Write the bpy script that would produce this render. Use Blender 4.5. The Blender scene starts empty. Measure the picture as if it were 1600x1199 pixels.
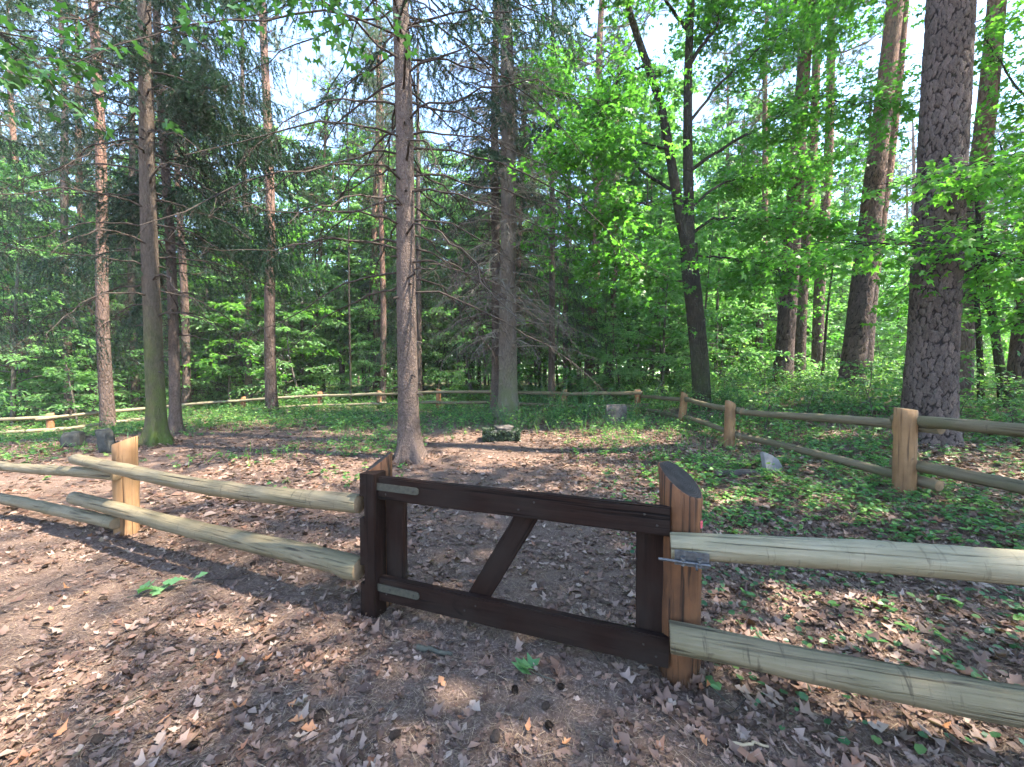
import bpy, bmesh, math, random
import numpy as np
from mathutils import Vector, Matrix, Quaternion

# ------------------------------------------------------------------ camera, sky, sun, exposure
SC = bpy.context.scene
COL = SC.collection
EYE = 1.55
FPX = 625.0            # focal length in photo pixels (1600 wide)
HOR = 585.0            # photo row of the horizon
cam_d = bpy.data.cameras.new('camera')
cam = bpy.data.objects.new('camera', cam_d)
COL.objects.link(cam)
SC.camera = cam
cam_d.sensor_width = 36.0
cam_d.lens = FPX / 1600.0 * 36.0
cam_d.clip_start = 0.05
cam_d.clip_end = 3000
cam.location = (0, 0, EYE)
cam.rotation_euler = (math.radians(90) - math.atan((599.5 - HOR) / FPX), 0, 0)

SUN_AZ = math.radians(104)      # from +Y (view direction) towards +X (right)
SUN_EL = math.radians(58)
world = bpy.data.worlds.new('World')
SC.world = world
world.use_nodes = True
wn = world.node_tree
wn.nodes.clear()
sky = wn.nodes.new('ShaderNodeTexSky')
sky.sky_type = 'NISHITA'
sky.sun_disc = False
sky.sun_elevation = SUN_EL
sky.sun_rotation = SUN_AZ
sky.air_density = 1.0
sky.dust_density = 0.3
bg = wn.nodes.new('ShaderNodeBackground')
bg.inputs['Strength'].default_value = 0.15
wo = wn.nodes.new('ShaderNodeOutputWorld')
wn.links.new(sky.outputs[0], bg.inputs[0])
wn.links.new(bg.outputs[0], wo.inputs[0])

sun_d = bpy.data.lights.new('sun', 'SUN')
sun_d.energy = 4.3
sun_d.angle = math.radians(0.6)
sun_d.color = (1.0, 0.91, 0.77)
sun = bpy.data.objects.new('sun', sun_d)
COL.objects.link(sun)
sdir = Vector((math.sin(SUN_AZ) * math.cos(SUN_EL), math.cos(SUN_AZ) * math.cos(SUN_EL), math.sin(SUN_EL)))
sun.rotation_euler = sdir.to_track_quat('Z', 'Y').to_euler()
sun.location = (20, 8, 30)

SC.view_settings.view_transform = 'Standard'
SC.view_settings.look = 'None'
SC.view_settings.exposure = 2.7
SC.view_settings.gamma = 1.0
SC.view_settings.use_curve_mapping = False
SC.render.engine = 'CYCLES'
cy = SC.cycles
cy.use_denoising = True
cy.use_adaptive_sampling = True
cy.adaptive_threshold = 0.03
cy.max_bounces = 6
cy.diffuse_bounces = 4
cy.glossy_bounces = 2
cy.transmission_bounces = 4
cy.transparent_max_bounces = 4
cy.sample_clamp_indirect = 6.0
cy.caustics_reflective = False
cy.caustics_refractive = False

rng = np.random.default_rng(11)
UP = np.array([0.0, 0.0, 1.0])

# ------------------------------------------------------------------ terrain
CTRL = np.array([
    (0.86, 2, 0), (-.85, 2.65, 0), (-3.75, 3.83, 0), (-1.86, 7.3, 0), (-7.8, 8.8, 0), (4.3, 4.35, .26),
    (6.8, 6.5, .46), (4.3, 7.3, .2), (4.3, 10.2, .25), (4.2, 13.2, .22), (1.9, 14.3, .1), (-3, 17, 0), (-9, 18, 0),
    (-12.4, 17.5, -.1), (-16, 14, -.6), (5.7, 12, .6), (10, 15, 1.0), (13, 15, 1.15), (15, 20, 1.2), (0, -5, 0),
    (-10, 0, -.25), (-7, 5, -.12), (10, -3, .45), (0, 40, .5), (-30, 40, -.5), (30, 40, 1.4), (2.2, 1.5, .06), (9.5, 9.5, .8),
    (0, 0, 0), (1, 8, 0), (0, 11, .05), (-5, 12, 0), (-1, 5, 0), (2, 4, .05), (-30, 5, -.8), (40, 5, 1.2), (3.2, 1.0, .12)])


def ground_h(x, y):
    x = np.asarray(x, float); y = np.asarray(y, float)
    d2 = (x[..., None] - CTRL[:, 0]) ** 2 + (y[..., None] - CTRL[:, 1]) ** 2
    w = 1.0 / (d2 + 0.8) ** 1.7
    h = (w * CTRL[:, 2]).sum(-1) / w.sum(-1)
    b = (np.sin(x * 2.3 + 1.1) * np.sin(y * 2.9 + .3) * .012 + np.sin(x * 5.7 + y * 3.1) * .006 + np.sin(y * 7.7 - x * 4.3) * .006
         + np.sin(x * .9 + 2) * np.sin(y * .7) * .02)
    return h + b


def gh(x, y):
    return float(ground_h(np.array([x]), np.array([y]))[0])


def at(px, z):
    """world x of photo column px at distance z"""
    return (px - 800.0) / FPX * z


def hz(py, z):
    """world height of photo row py at distance z"""
    return EYE - (py - HOR) / FPX * z


# ------------------------------------------------------------------ mesh helpers
def mesh_from(name, V, faces, mats=(), smooth=False, attrs=None, fmat=None):
    """V (n,3); faces list of (k,3) or (k,4) int arrays"""
    me = bpy.data.meshes.new(name)
    V = np.asarray(V, np.float32)
    faces = [np.asarray(f, np.int32) for f in faces if len(f)]
    me.vertices.add(len(V))
    me.vertices.foreach_set('co', V.ravel())
    loops = np.concatenate([f.ravel() for f in faces])
    sizes = np.concatenate([np.full(len(f), f.shape[1], np.int32) for f in faces])
    starts = np.concatenate([[0], np.cumsum(sizes)[:-1]]).astype(np.int32)
    me.loops.add(len(loops))
    me.loops.foreach_set('vertex_index', loops)
    me.polygons.add(len(sizes))
    me.polygons.foreach_set('loop_start', starts)
    me.polygons.foreach_set('loop_total', sizes)
    if smooth:
        me.polygons.foreach_set('use_smooth', np.ones(len(sizes), bool))
    if fmat is not None:
        me.polygons.foreach_set('material_index', np.asarray(fmat, np.int32))
    if attrs:
        for k, a in attrs.items():
            at_ = me.attributes.new(k, 'FLOAT', 'POINT')
            at_.data.foreach_set('value', np.asarray(a, np.float32))
    for m in mats:
        me.materials.append(m)
    me.update(calc_edges=True)
    me.validate()
    return me


class MB:
    def __init__(s):
        s.V = []; s.T = []; s.Q = []; s.n = 0

    def add(s, V, F):
        V = np.asarray(V, float)
        for f in (F if isinstance(F, (list, tuple)) else [F]):
            f = np.asarray(f, int)
            if len(f) == 0: continue
            (s.T if f.shape[1] == 3 else s.Q).append(f + s.n)
        s.V.append(V); s.n += len(V)

    def build(s, name, mats, smooth=False):
        F = []
        if s.T: F.append(np.concatenate(s.T))
        if s.Q: F.append(np.concatenate(s.Q))
        return mesh_from(name, np.concatenate(s.V), F, mats, smooth)


def norm(v):
    v = np.asarray(v, float)
    return v / np.maximum(np.linalg.norm(v, axis=-1, keepdims=True), 1e-9)


def tube(mb, P, R, k=4):
    P = np.asarray(P, float); n = len(P)
    R = np.broadcast_to(np.asarray(R, float), (n,))
    T = norm(np.gradient(P, axis=0))
    ref = np.where(np.abs(T[:, 2:3]) > .9, np.array([[1.0, 0, 0]]), np.array([[0, 0, 1.0]]))
    if np.abs(T[:, 2]).mean() > .9: ref = np.tile([[1.0, 0, 0]], (n, 1))
    elif np.abs(T[:, 2]).max() > .9: ref = np.tile([[0.31, 0.95, 0.05]], (n, 1))
    A = norm(np.cross(T, ref)); B = np.cross(T, A)
    th = np.arange(k) * 2 * math.pi / k
    V = P[:, None] + R[:, None, None] * (A[:, None] * np.cos(th)[None, :, None] + B[:, None] * np.sin(th)[None, :, None])
    i = np.arange(n - 1)[:, None] * k; j = np.arange(k)[None]
    j2 = (j + 1) % k
    Q = np.stack([i + j, i + j2, i + k + j2, i + k + j], -1).reshape(-1, 4)
    mb.add(V.reshape(-1, 3), Q)


def scatter(mb, tmpl, P, D, N, S):
    """place leaf template (verts, faces) at P, along D, normal N, size S"""
    TV, TF = tmpl
    P = np.asarray(P, float); n = len(P)
    if n == 0: return
    D = norm(D); N = norm(N - (N * D).sum(-1, keepdims=True) * D); B = np.cross(N, D)
    S = np.broadcast_to(np.asarray(S, float), (n,))
    V = P[:, None] + S[:, None, None] * (TV[None, :, 0:1] * D[:, None] + TV[None, :, 1:2] * B[:, None] + TV[None, :, 2:3] * N[:, None])
    k = len(TV)
    F = [(np.asarray(f)[None] + (np.arange(n) * k)[:, None, None]).reshape(-1, len(f[0])) for f in TF]
    mb.add(V.reshape(-1, 3), F)


# leaf templates (unit length along x)
LEAF = (np.array([(0, 0, 0), (.3, .26, .07), (.72, .22, .05), (1, 0, -.06), (.72, -.22, .05), (.3, -.26, .07)]),
        [np.array([(0, 1, 2, 3), (0, 3, 4, 5)])])
DIAM = (np.array([(0, 0, 0), (.5, .33, .06), (1, 0, -.04), (.5, -.33, .06)]), [np.array([(0, 1, 2), (0, 2, 3)])])
NEED = (np.array([(0, .5, 0), (1, 0, 0), (0, -.5, 0)]), [np.array([(0, 1, 2)])])


def maple_template(curl=0.0, seed=0):
    r = np.random.default_rng(seed)
    tips = [(-125, .55), (-62, .86), (0, 1.0), (62, .86), (125, .55)]
    pts = []
    for i, (a, l) in enumerate(tips):
        a = math.radians(a)
        l *= 1 + r.uniform(-.08, .08)
        pts.append((math.cos(a) * l, math.sin(a) * l))
        if 0 < i < 3:
            b = math.radians((tips[i][0] + tips[i + 1][0]) / 2)
            q = .46 + r.uniform(-.05, .05)
            pts.append((math.cos(b) * q, math.sin(b) * q))
    V = [(0, 0, 0)] + [(x, y, 0) for x, y in pts]
    V = np.array(V)
    V[:, 2] = curl * (V[:, 0] ** 2 + V[:, 1] ** 2) + curl * .7 * r.normal(size=len(V)) * np.hypot(V[:, 0], V[:, 1])
    V[:, :2] *= .62
    V[:, 0] += .25
    F = np.array([(0, i, i + 1) for i in range(1, len(V) - 1)])
    return V, [F]


MAPLE = maple_template(-.10, 1)


def oak_template(curl, seed):
    r = np.random.default_rng(seed)
    xs = [0, .22, .36, .52, .68, 1]
    ws = [.02, .22, .12, .28, .17, 0]
    V = []
    n = len(xs)
    c1, c2, tw = r.uniform(-1, 1.6) * curl, r.uniform(-.5, 1.5) * curl, r.uniform(-.6, .6) * curl
    for s in (1, -1):
        for x, w in zip(xs, ws):
            y = s * (w + r.uniform(-.025, .025))
            V.append((x, y, c1 * (x - .4) ** 2 * 1.6 + c2 * y * y * 5 + tw * x * y * 2))
    mid = [(x, 0, c1 * (x - .4) ** 2 * 1.6) for x in xs]
    V = np.array(V + mid)
    Q = []
    for i in range(n - 1):
        Q.append((i, 2 * n + i, 2 * n + i + 1, i + 1))
        Q.append((2 * n + i, n + i, n + i + 1, 2 * n + i + 1))
    return V, [np.array(Q)]


# ------------------------------------------------------------------ materials
def new_mat(name):
    m = bpy.data.materials.new(name)
    m.use_nodes = True
    t = m.node_tree
    t.nodes.clear()
    out = t.nodes.new('ShaderNodeOutputMaterial')
    return m, t, out


def nd(t, typ, **kw):
    n = t.nodes.new(typ)
    for k, v in kw.items():
        if k.startswith('i_'):
            n.inputs[k[2:]].default_value = v
        else:
            setattr(n, k, v)
    return n


def ramp(t, src, stops, interp='LINEAR'):
    n = t.nodes.new('ShaderNodeValToRGB')
    e = n.color_ramp.elements
    n.color_ramp.interpolation = interp
    while len(e) < len(stops): e.new(0.5)
    for el, (p, c) in zip(e, stops):
        el.position = p
        el.color = (*c, 1)
    t.links.new(src, n.inputs[0])
    return n.outputs[0]


def mixc(t, fac, a, b, mode='MIX'):
    n = t.nodes.new('ShaderNodeMix')
    n.data_type = 'RGBA'
    n.blend_type = mode
    for s, v in ((n.inputs[0], fac), (n.inputs[6], a), (n.inputs[7], b)):
        if hasattr(v, 'links') or hasattr(v, 'is_linked'):
            t.links.new(v, s)
        else:
            s.default_value = v if not isinstance(v, tuple) else (*v, 1)
    return n.outputs[2]


def coords(t, scale=(1, 1, 1), kind='Object'):
    tc = t.nodes.new('ShaderNodeTexCoord')
    mp = t.nodes.new('ShaderNodeMapping')
    mp.inputs['Scale'].default_value = scale
    t.links.new(tc.outputs[kind], mp.inputs[0])
    return mp.outputs[0]


def noise(t, vec, scale, detail=4, rough=.55, dist=0.0):
    n = nd(t, 'ShaderNodeTexNoise')
    n.inputs['Scale'].default_value = scale
    n.inputs['Detail'].default_value = detail
    n.inputs['Roughness'].default_value = rough
    n.inputs['Distortion'].default_value = dist
    t.links.new(vec, n.inputs['Vector'])
    return n.outputs['Fac']


def principled(t, out, col, rough=.8, bump=None, bstr=.4, bdist=.01, spec=.3):
    p = t.nodes.new('ShaderNodeBsdfPrincipled')
    if hasattr(col, 'is_linked'): t.links.new(col, p.inputs['Base Color'])
    else: p.inputs['Base Color'].default_value = (*col, 1)
    p.inputs['Roughness'].default_value = rough
    p.inputs['Specular IOR Level'].default_value = spec
    if bump is not None:
        b = t.nodes.new('ShaderNodeBump')
        b.inputs['Strength'].default_value = bstr
        b.inputs['Distance'].default_value = bdist
        t.links.new(bump, b.inputs['Height'])
        t.links.new(b.outputs[0], p.inputs['Normal'])
    t.links.new(p.outputs[0], out.inputs[0])
    return p


def leaf_mat(name, stops, trans=.45, tcol=1.9, rough=.45, spread=.45):
    """leaf blade: reflects and lets light through; colour differs from leaf to leaf and tree to tree"""
    m, t, out = new_mat(name)
    g = t.nodes.new('ShaderNodeNewGeometry')
    oi = t.nodes.new('ShaderNodeObjectInfo')
    ad = nd(t, 'ShaderNodeMath', operation='MULTIPLY_ADD')
    t.links.new(oi.outputs['Random'], ad.inputs[0]); ad.inputs[1].default_value = spread
    sc_ = nd(t, 'ShaderNodeMath', operation='MULTIPLY'); sc_.inputs[1].default_value = 1 - spread
    t.links.new(g.outputs['Random Per Island'], sc_.inputs[0])
    t.links.new(sc_.outputs[0], ad.inputs[2])
    c = ramp(t, ad.outputs[0], stops)
    p = t.nodes.new('ShaderNodeBsdfPrincipled')
    t.links.new(c, p.inputs['Base Color'])
    p.inputs['Roughness'].default_value = rough
    p.inputs['Specular IOR Level'].default_value = .35
    tr = t.nodes.new('ShaderNodeBsdfTranslucent')
    c2 = mixc(t, 1.0, c, (tcol * .93, tcol * 1.1, tcol * .6), 'MULTIPLY')
    t.links.new(c2, tr.inputs[0])
    mx = t.nodes.new('ShaderNodeMixShader')
    mx.inputs[0].default_value = trans
    t.links.new(p.outputs[0], mx.inputs[1]); t.links.new(tr.outputs[0], mx.inputs[2])
    t.links.new(mx.outputs[0], out.inputs[0])
    return m


M = {}
M['leaf_bright'] = leaf_mat('leaf_bright', [(0, (.035, .11, .02)), (.5, (.065, .17, .028)), (1, (.115, .235, .04))], trans=.52, tcol=2.3)
M['leaf_under'] = leaf_mat('leaf_under', [(0, (.06, .145, .05)), (.5, (.105, .21, .08)), (1, (.18, .29, .13))], trans=.5, tcol=2.1)  # paled and greyed, distance haze put into the leaf colour
M['leaf_dark'] = leaf_mat('leaf_dark', [(0, (.02, .065, .018)), (1, (.04, .11, .028))], trans=.25)
M['leaf_herb'] = leaf_mat('leaf_herb', [(0, (.04, .11, .035)), (.4, (.07, .17, .05)), (.75, (.13, .25, .06)), (1, (.22, .32, .08))], trans=.35, spread=.1)
M['leaf_ivy'] = leaf_mat('leaf_ivy', [(0, (.025, .07, .03)), (.6, (.05, .12, .05)), (1, (.12, .2, .06))], trans=.25, rough=.35, spread=0)
M['leaf_moss'] = leaf_mat('leaf_moss', [(0, (.012, .026, .012)), (1, (.035, .06, .022))], trans=.1)
M['needle_spruce'] = leaf_mat('needle_spruce', [(0, (.018, .045, .026)), (1, (.04, .085, .045))], trans=.15)
M['needle_pine'] = leaf_mat('needle_pine', [(0, (.05, .085, .05)), (1, (.10, .14, .085))], trans=.2)
M['dead_leaf'] = leaf_mat('dead_leaf', [(0, (.055, .03, .022)), (.25, (.115, .063, .043)), (.5, (.175, .103, .074)), (.8, (.235, .153, .117)), (.95, (.33, .24, .19)), (1, (.22, .09, .045))], trans=.15, tcol=1.2, rough=.6, spread=0.0)
M['dead_needle'] = leaf_mat('dead_needle', [(0, (.10, .065, .042)), (.6, (.19, .125, .08)), (1, (.30, .215, .145))], trans=.05, tcol=1.0, rough=.7, spread=0.0)
M['fresh_leaf'] = leaf_mat('fresh_leaf', [(0, (.06, .16, .07)), (1, (.16, .28, .10))], trans=.3)


def make_bark(name, low, high, z0, z1, dark, vs=(9, 9, 2.2), moss=None, bdist=.02, crack_attr=False):
    m, t, out = new_mat(name)
    v = coords(t, vs)
    n1 = noise(t, v, 1.6, 6, .62, .6)
    vo = nd(t, 'ShaderNodeTexVoronoi', feature='DISTANCE_TO_EDGE')
    vo.inputs['Scale'].default_value = 1.5
    t.links.new(coords(t, vs), vo.inputs['Vector'])
    tc = t.nodes.new('ShaderNodeTexCoord')
    sp = t.nodes.new('ShaderNodeSeparateXYZ')
    t.links.new(tc.outputs['Object'], sp.inputs[0])
    mr = nd(t, 'ShaderNodeMapRange')
    mr.inputs[1].default_value = z0; mr.inputs[2].default_value = z1
    t.links.new(sp.outputs[2], mr.inputs[0])
    nz = noise(t, coords(t, (1.2, 1.2, .5)), 1.3, 3)
    c_hi = mixc(t, mr.outputs[0], low, high)
    c = mixc(t, ramp(t, n1, [(.32, (1, 1, 1)), (.62, (0, 0, 0))]), c_hi, dark)
    c = mixc(t, ramp(t, nz, [(.35, (0, 0, 0)), (.75, (.55, .55, .55))]), c, tuple(min(1, x * 1.5) for x in low))
    if moss:
        mc, mz = moss
        mm = nd(t, 'ShaderNodeMapRange')
        mm.inputs[1].default_value = mz; mm.inputs[2].default_value = 0.0
        t.links.new(sp.outputs[2], mm.inputs[0])
        nm = noise(t, coords(t, (1, 1, .6)), 4, 5)
        mu = nd(t, 'ShaderNodeMath', operation='MULTIPLY')
        t.links.new(mm.outputs[0], mu.inputs[0])
        t.links.new(ramp(t, nm, [(.3, (0, 0, 0)), (.6, (1, 1, 1))]), mu.inputs[1])
        c = mixc(t, mu.outputs[0], c, mc)
    if crack_attr:
        a = nd(t, 'ShaderNodeAttribute', attribute_name='plate')
        a2 = nd(t, 'ShaderNodeAttribute', attribute_name='plate_id')
        tone = ramp(t, a2.outputs['Fac'], [(0, (.8, .77, .75)), (.5, (1, 1, 1)), (1, (1.25, 1.2, 1.18))])
        c = mixc(t, 1.0, c, tone, 'MULTIPLY')
        c = mixc(t, ramp(t, a.outputs['Fac'], [(.0, (1, 1, 1)), (.5, (0, 0, 0))]), c, (.017, .012, .0105))
    ad = nd(t, 'ShaderNodeMath', operation='ADD')
    t.links.new(n1, ad.inputs[0])
    t.links.new(ramp(t, vo.outputs['Distance'], [(0, (0, 0, 0)), (.2, (.7, .7, .7))]), ad.inputs[1])
    principled(t, out, c, .9, ad.outputs[0], .9, bdist, .15)
    return m


M['bark_spruce'] = make_bark('bark_spruce', (.135, .098, .082), (.15, .115, .10), 0, 9, (.045, .032, .026), (24, 24, 11), bdist=.02)
M['bark_spruce_moss'] = make_bark('bark_spruce_moss', (.085, .064, .048), (.12, .092, .075), 0, 9, (.03, .023, .018), (20, 20, 6), moss=((.075, .105, .022), 3.6), bdist=.012)
M['bark_spruce_pale'] = make_bark('bark_spruce_pale', (.16, .13, .105), (.14, .11, .09), 0, 9, (.055, .043, .035), (20, 20, 6), moss=((.10, .12, .045), 2.0), bdist=.012)  # foot coloured paler than the stem above, its sunlit look painted in
M['bark_pine'] = make_bark('bark_pine', (.115, .082, .068), (.30, .165, .115), 3.5, 9, (.04, .028, .024), (10, 10, 3.2), bdist=.03)
M['bark_big_pine'] = make_bark('bark_big_pine', (.10, .076, .066), (.13, .099, .085), 1, 8, (.045, .034, .03), (26, 26, 14), bdist=.006, crack_attr=True)
M['bark_maple'] = make_bark('bark_maple', (.055, .045, .035), (.05, .043, .036), 0, 6, (.012, .010, .009), (16, 16, 4), moss=((.05, .062, .022), 2.4), bdist=.035)
M['bark_thin'] = make_bark('bark_thin', (.09, .078, .062), (.11, .10, .085), 0, 6, (.04, .034, .028), (30, 30, 6), bdist=.004)
M['twig_dead'] = make_bark('twig_dead', (.052, .040, .033), (.065, .051, .043), 0, 8, (.026, .02, .017), (20, 20, 20), bdist=.002)
M['twig_pale'] = make_bark('twig_pale', (.20, .17, .135), (.22, .19, .15), 0, 8, (.10, .085, .07), (20, 20, 20), bdist=.002)


def make_wood(name, base, light, dark, green=None, vs=(16, 16, 1.1), rough=.75, crack=.75, bstr=.5, nick=0.0, spec=.25):
    """peeled log or board, grain along local z"""
    m, t, out = new_mat(name)
    oi = t.nodes.new('ShaderNodeObjectInfo')
    tc = t.nodes.new('ShaderNodeTexCoord')
    off = nd(t, 'ShaderNodeVectorMath', operation='ADD')
    cb = nd(t, 'ShaderNodeCombineXYZ')
    ml = nd(t, 'ShaderNodeMath', operation='MULTIPLY'); ml.inputs[1].default_value = 37.0
    t.links.new(oi.outputs['Random'], ml.inputs[0])
    t.links.new(ml.outputs[0], cb.inputs[2])
    t.links.new(tc.outputs['Object'], off.inputs[0]); t.links.new(cb.outputs[0], off.inputs[1])

    def sc(s):
        mp = t.nodes.new('ShaderNodeMapping'); mp.inputs['Scale'].default_value = s
        t.links.new(off.outputs[0], mp.inputs[0]); return mp.outputs[0]
    n1 = noise(t, sc(vs), 2.2, 6, .6, .4)
    n2 = noise(t, sc((2.2, 2.2, 1.6)), 1.7, 4, .6)
    n3 = noise(t, sc((34, 34, .8)), 1.6, 3, .5, .3)
    n4 = noise(t, sc((9, 9, 7)), 1.2, 3, .6, 1.2)
    c = mixc(t, ramp(t, n1, [(.3, (0, 0, 0)), (.72, (1, 1, 1))]), base, light)
    c = mixc(t, ramp(t, n2, [(.42, (0, 0, 0)), (.7, (.7, .7, .7))]), c, dark if not green else green)
    c = mixc(t, ramp(t, n3, [(crack - .15, (0, 0, 0)), (crack - .05, (.85, .85, .85))]), c, tuple(x * .35 for x in dark))
    c = mixc(t, ramp(t, n4, [(.66, (0, 0, 0)), (.76, (.75, .75, .75))]), c, dark)
    n5 = noise(t, sc((4, 4, 24)), 1.5, 4, .6, .5)
    c = mixc(t, ramp(t, n5, [(.6, (0, 0, 0)), (.72, (nick, nick, nick))]), c, tuple(x * .6 for x in dark))
    ad = nd(t, 'ShaderNodeMath', operation='MULTIPLY_ADD'); ad.inputs[1].default_value = -1.1
    t.links.new(ramp(t, n3, [(crack - .2, (0, 0, 0)), (crack, (1, 1, 1))]), ad.inputs[0])
    t.links.new(n1, ad.inputs[2])
    principled(t, out, c, rough, ad.outputs[0], bstr, .008, spec)
    return m


M['rail'] = make_wood('rail', (.125, .098, .058), (.20, .162, .10), (.062, .046, .028), (.098, .086, .044), crack=.76, bstr=1.0, nick=.75)
M['rail_grey'] = make_wood('rail_grey', (.105, .08, .05), (.16, .13, .08), (.06, .046, .03), (.085, .08, .04))
M['rail_pale'] = make_wood('rail_pale', (.18, .15, .095), (.28, .24, .16), (.085, .066, .04), (.13, .118, .065), crack=.76, bstr=1.0, nick=.75)
M['post'] = make_wood('post', (.19, .10, .044), (.29, .17, .083), (.10, .05, .025), None, (14, 14, 1.0))
M['post_red'] = make_wood('post_red', (.24, .105, .045), (.34, .165, .08), (.13, .055, .03), None, (14, 14, 1.0))
M['post_pale'] = make_wood('post_pale', (.20, .105, .046), (.30, .17, .08), (.095, .05, .025), None, (14, 14, 1.0))
M['post_brown'] = make_wood('post_brown', (.082, .034, .0145), (.165, .069, .027), (.022, .011, .007), None, (11, 11, .9), crack=.69)
M['gate'] = make_wood('gate', (.0090, .0040, .0027), (.021, .0098, .0068), (.005, .003, .0022), (.022, .0165, .0135), (20, 20, 1.4), rough=.72, crack=.74, bstr=.3, spec=.10)
M['gate_top'] = make_wood('gate_top', (.030, .026, .022), (.05, .044, .038), (.018, .016, .013), (.03, .034, .02), (20, 20, 1.4), rough=.6)


def simple(name, col, rough=.6, metal=0.0, nscale=30, var=.4, bd=.004):
    m, t, out = new_mat(name)
    n = noise(t, coords(t), nscale, 5)
    c = mixc(t, ramp(t, n, [(.3, (0, 0, 0)), (.7, (1, 1, 1))]), tuple(x * (1 - var) for x in col), tuple(min(1, x * (1 + var)) for x in col))
    p = principled(t, out, c, rough, n, .3, bd)
    p.inputs['Metallic'].default_value = metal
    return m


M['strap'] = simple('strap', (.05, .046, .033), .65, .1, 45, .25)
M['steel'] = simple('steel', (.10, .10, .102), .5, .7, 60, .35, .001)
M['screw'] = simple('screw', (.05, .045, .04), .5, .7)


def make_end(name, base, ring, crack):
    """sawn log end: growth rings round the local axis, drying cracks, dirt"""
    m, t, out = new_mat(name)
    tc = t.nodes.new('ShaderNodeTexCoord')
    mp = t.nodes.new('ShaderNodeMapping'); mp.inputs['Scale'].default_value = (1, 1, 0)
    t.links.new(tc.outputs['Object'], mp.inputs[0])
    w = nd(t, 'ShaderNodeTexWave', wave_type='RINGS', rings_direction='SPHERICAL')
    w.inputs['Scale'].default_value = 38; w.inputs['Distortion'].default_value = 1.6; w.inputs['Detail'].default_value = 3
    t.links.new(mp.outputs[0], w.inputs['Vector'])
    g = nd(t, 'ShaderNodeTexGradient', gradient_type='RADIAL')
    t.links.new(mp.outputs[0], g.inputs['Vector'])
    cb = nd(t, 'ShaderNodeCombineXYZ'); t.links.new(g.outputs['Fac'], cb.inputs[0])
    nc = noise(t, cb.outputs[0], 26, 2)
    n = noise(t, tc.outputs['Object'], 22, 5)
    c = mixc(t, w.outputs['Fac'], base, ring)
    c = mixc(t, ramp(t, n, [(.35, (0, 0, 0)), (.7, (.8, .8, .8))]), c, tuple(x * .55 for x in base))
    c = mixc(t, ramp(t, nc, [(.66, (0, 0, 0)), (.7, (.9, .9, .9))]), c, crack)
    principled(t, out, c, .9, w.outputs['Fac'], .3, .004, .15)
    return m


M['end_dark'] = make_end('end_dark', (.030, .025, .022), (.046, .039, .034), (.006, .005, .004))
M['end_pale'] = make_end('end_pale', (.25, .175, .105), (.17, .11, .062), (.05, .03, .018))
M['paint_pink'] = simple('paint_pink', (.55, .09, .10), .7)
M['stone_grey'] = simple('stone_grey', (.095, .08, .07), .9, 0, 14, .35, .02)
M['stone_dark'] = simple('stone_dark', (.045, .045, .04), .9, 0, 12, .5, .02)
M['stone_pale'] = simple('stone_pale', (.17, .16, .152), .85, 0, 16, .25, .01)
M['moss'] = simple('moss', (.045, .075, .02), .95, 0, 40, .5, .02)
M['cone'] = simple('cone', (.05, .032, .022), .8, 0, 60, .5)
M['stick'] = simple('stick', (.06, .055, .04), .9, 0, 40, .5)
M['stick_pale'] = simple('stick_pale', (.40, .29, .17), .8, 0, 40, .3)


def make_ground():
    m, t, out = new_mat('forest_floor')
    v = coords(t)
    n1 = noise(t, v, .55, 5, .6)
    n2 = noise(t, v, 9, 8, .7, .4)
    n3 = noise(t, v, 70, 4, .7)
    n4 = noise(t, v, 2.6, 5, .65)
    c = mixc(t, ramp(t, n2, [(.3, (0, 0, 0)), (.7, (1, 1, 1))]), (.075, .048, .037), (.155, .106, .083))
    c = mixc(t, ramp(t, n3, [(.5, (0, 0, 0)), (.72, (.8, .8, .8))]), c, (.32, .235, .19))
    c = mixc(t, ramp(t, n3, [(.26, (.9, .9, .9)), (.42, (0, 0, 0))]), c, (.035, .024, .018))
    c = mixc(t, ramp(t, n4, [(.5, (0, 0, 0)), (.68, (.5, .5, .5))]), c, (.16, .098, .066))
    # beyond the clearing the floor is grown over
    sp = nd(t, 'ShaderNodeSeparateXYZ')
    t.links.new(v, sp.inputs[0])
    mr = nd(t, 'ShaderNodeMapRange'); mr.inputs[1].default_value = 10; mr.inputs[2].default_value = 19
    t.links.new(sp.outputs[1], mr.inputs[0])
    mu = nd(t, 'ShaderNodeMath', operation='MULTIPLY')
    t.links.new(mr.outputs[0], mu.inputs[0])
    t.links.new(ramp(t, n1, [(.35, (0, 0, 0)), (.6, (.85, .85, .85))]), mu.inputs[1])
    c = mixc(t, mu.outputs[0], c, (.06, .10, .03))
    ad = nd(t, 'ShaderNodeMath', operation='ADD')
    t.links.new(n2, ad.inputs[0]); t.links.new(n3, ad.inputs[1])
    principled(t, out, c, .95, ad.outputs[0], .8, .02, .1)
    return m


M['ground'] = make_ground()


# ------------------------------------------------------------------ object helpers
def link(name, me, parent=None, loc=(0, 0, 0), rot=None):
    o = bpy.data.objects.new(name, me)
    COL.objects.link(o)
    o.location = loc
    if rot is not None:
        o.rotation_mode = 'QUATERNION'
        o.rotation_quaternion = rot
    if parent: o.parent = parent
    return o


def thing(name, label, cat, loc=(0, 0, 0), group=None, me=None):
    o = bpy.data.objects.new(name, me)
    COL.objects.link(o)
    o.location = loc
    o['label'] = label; o['category'] = cat
    if group: o['group'] = group
    if me is None: o.empty_display_size = .2
    return o


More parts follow.
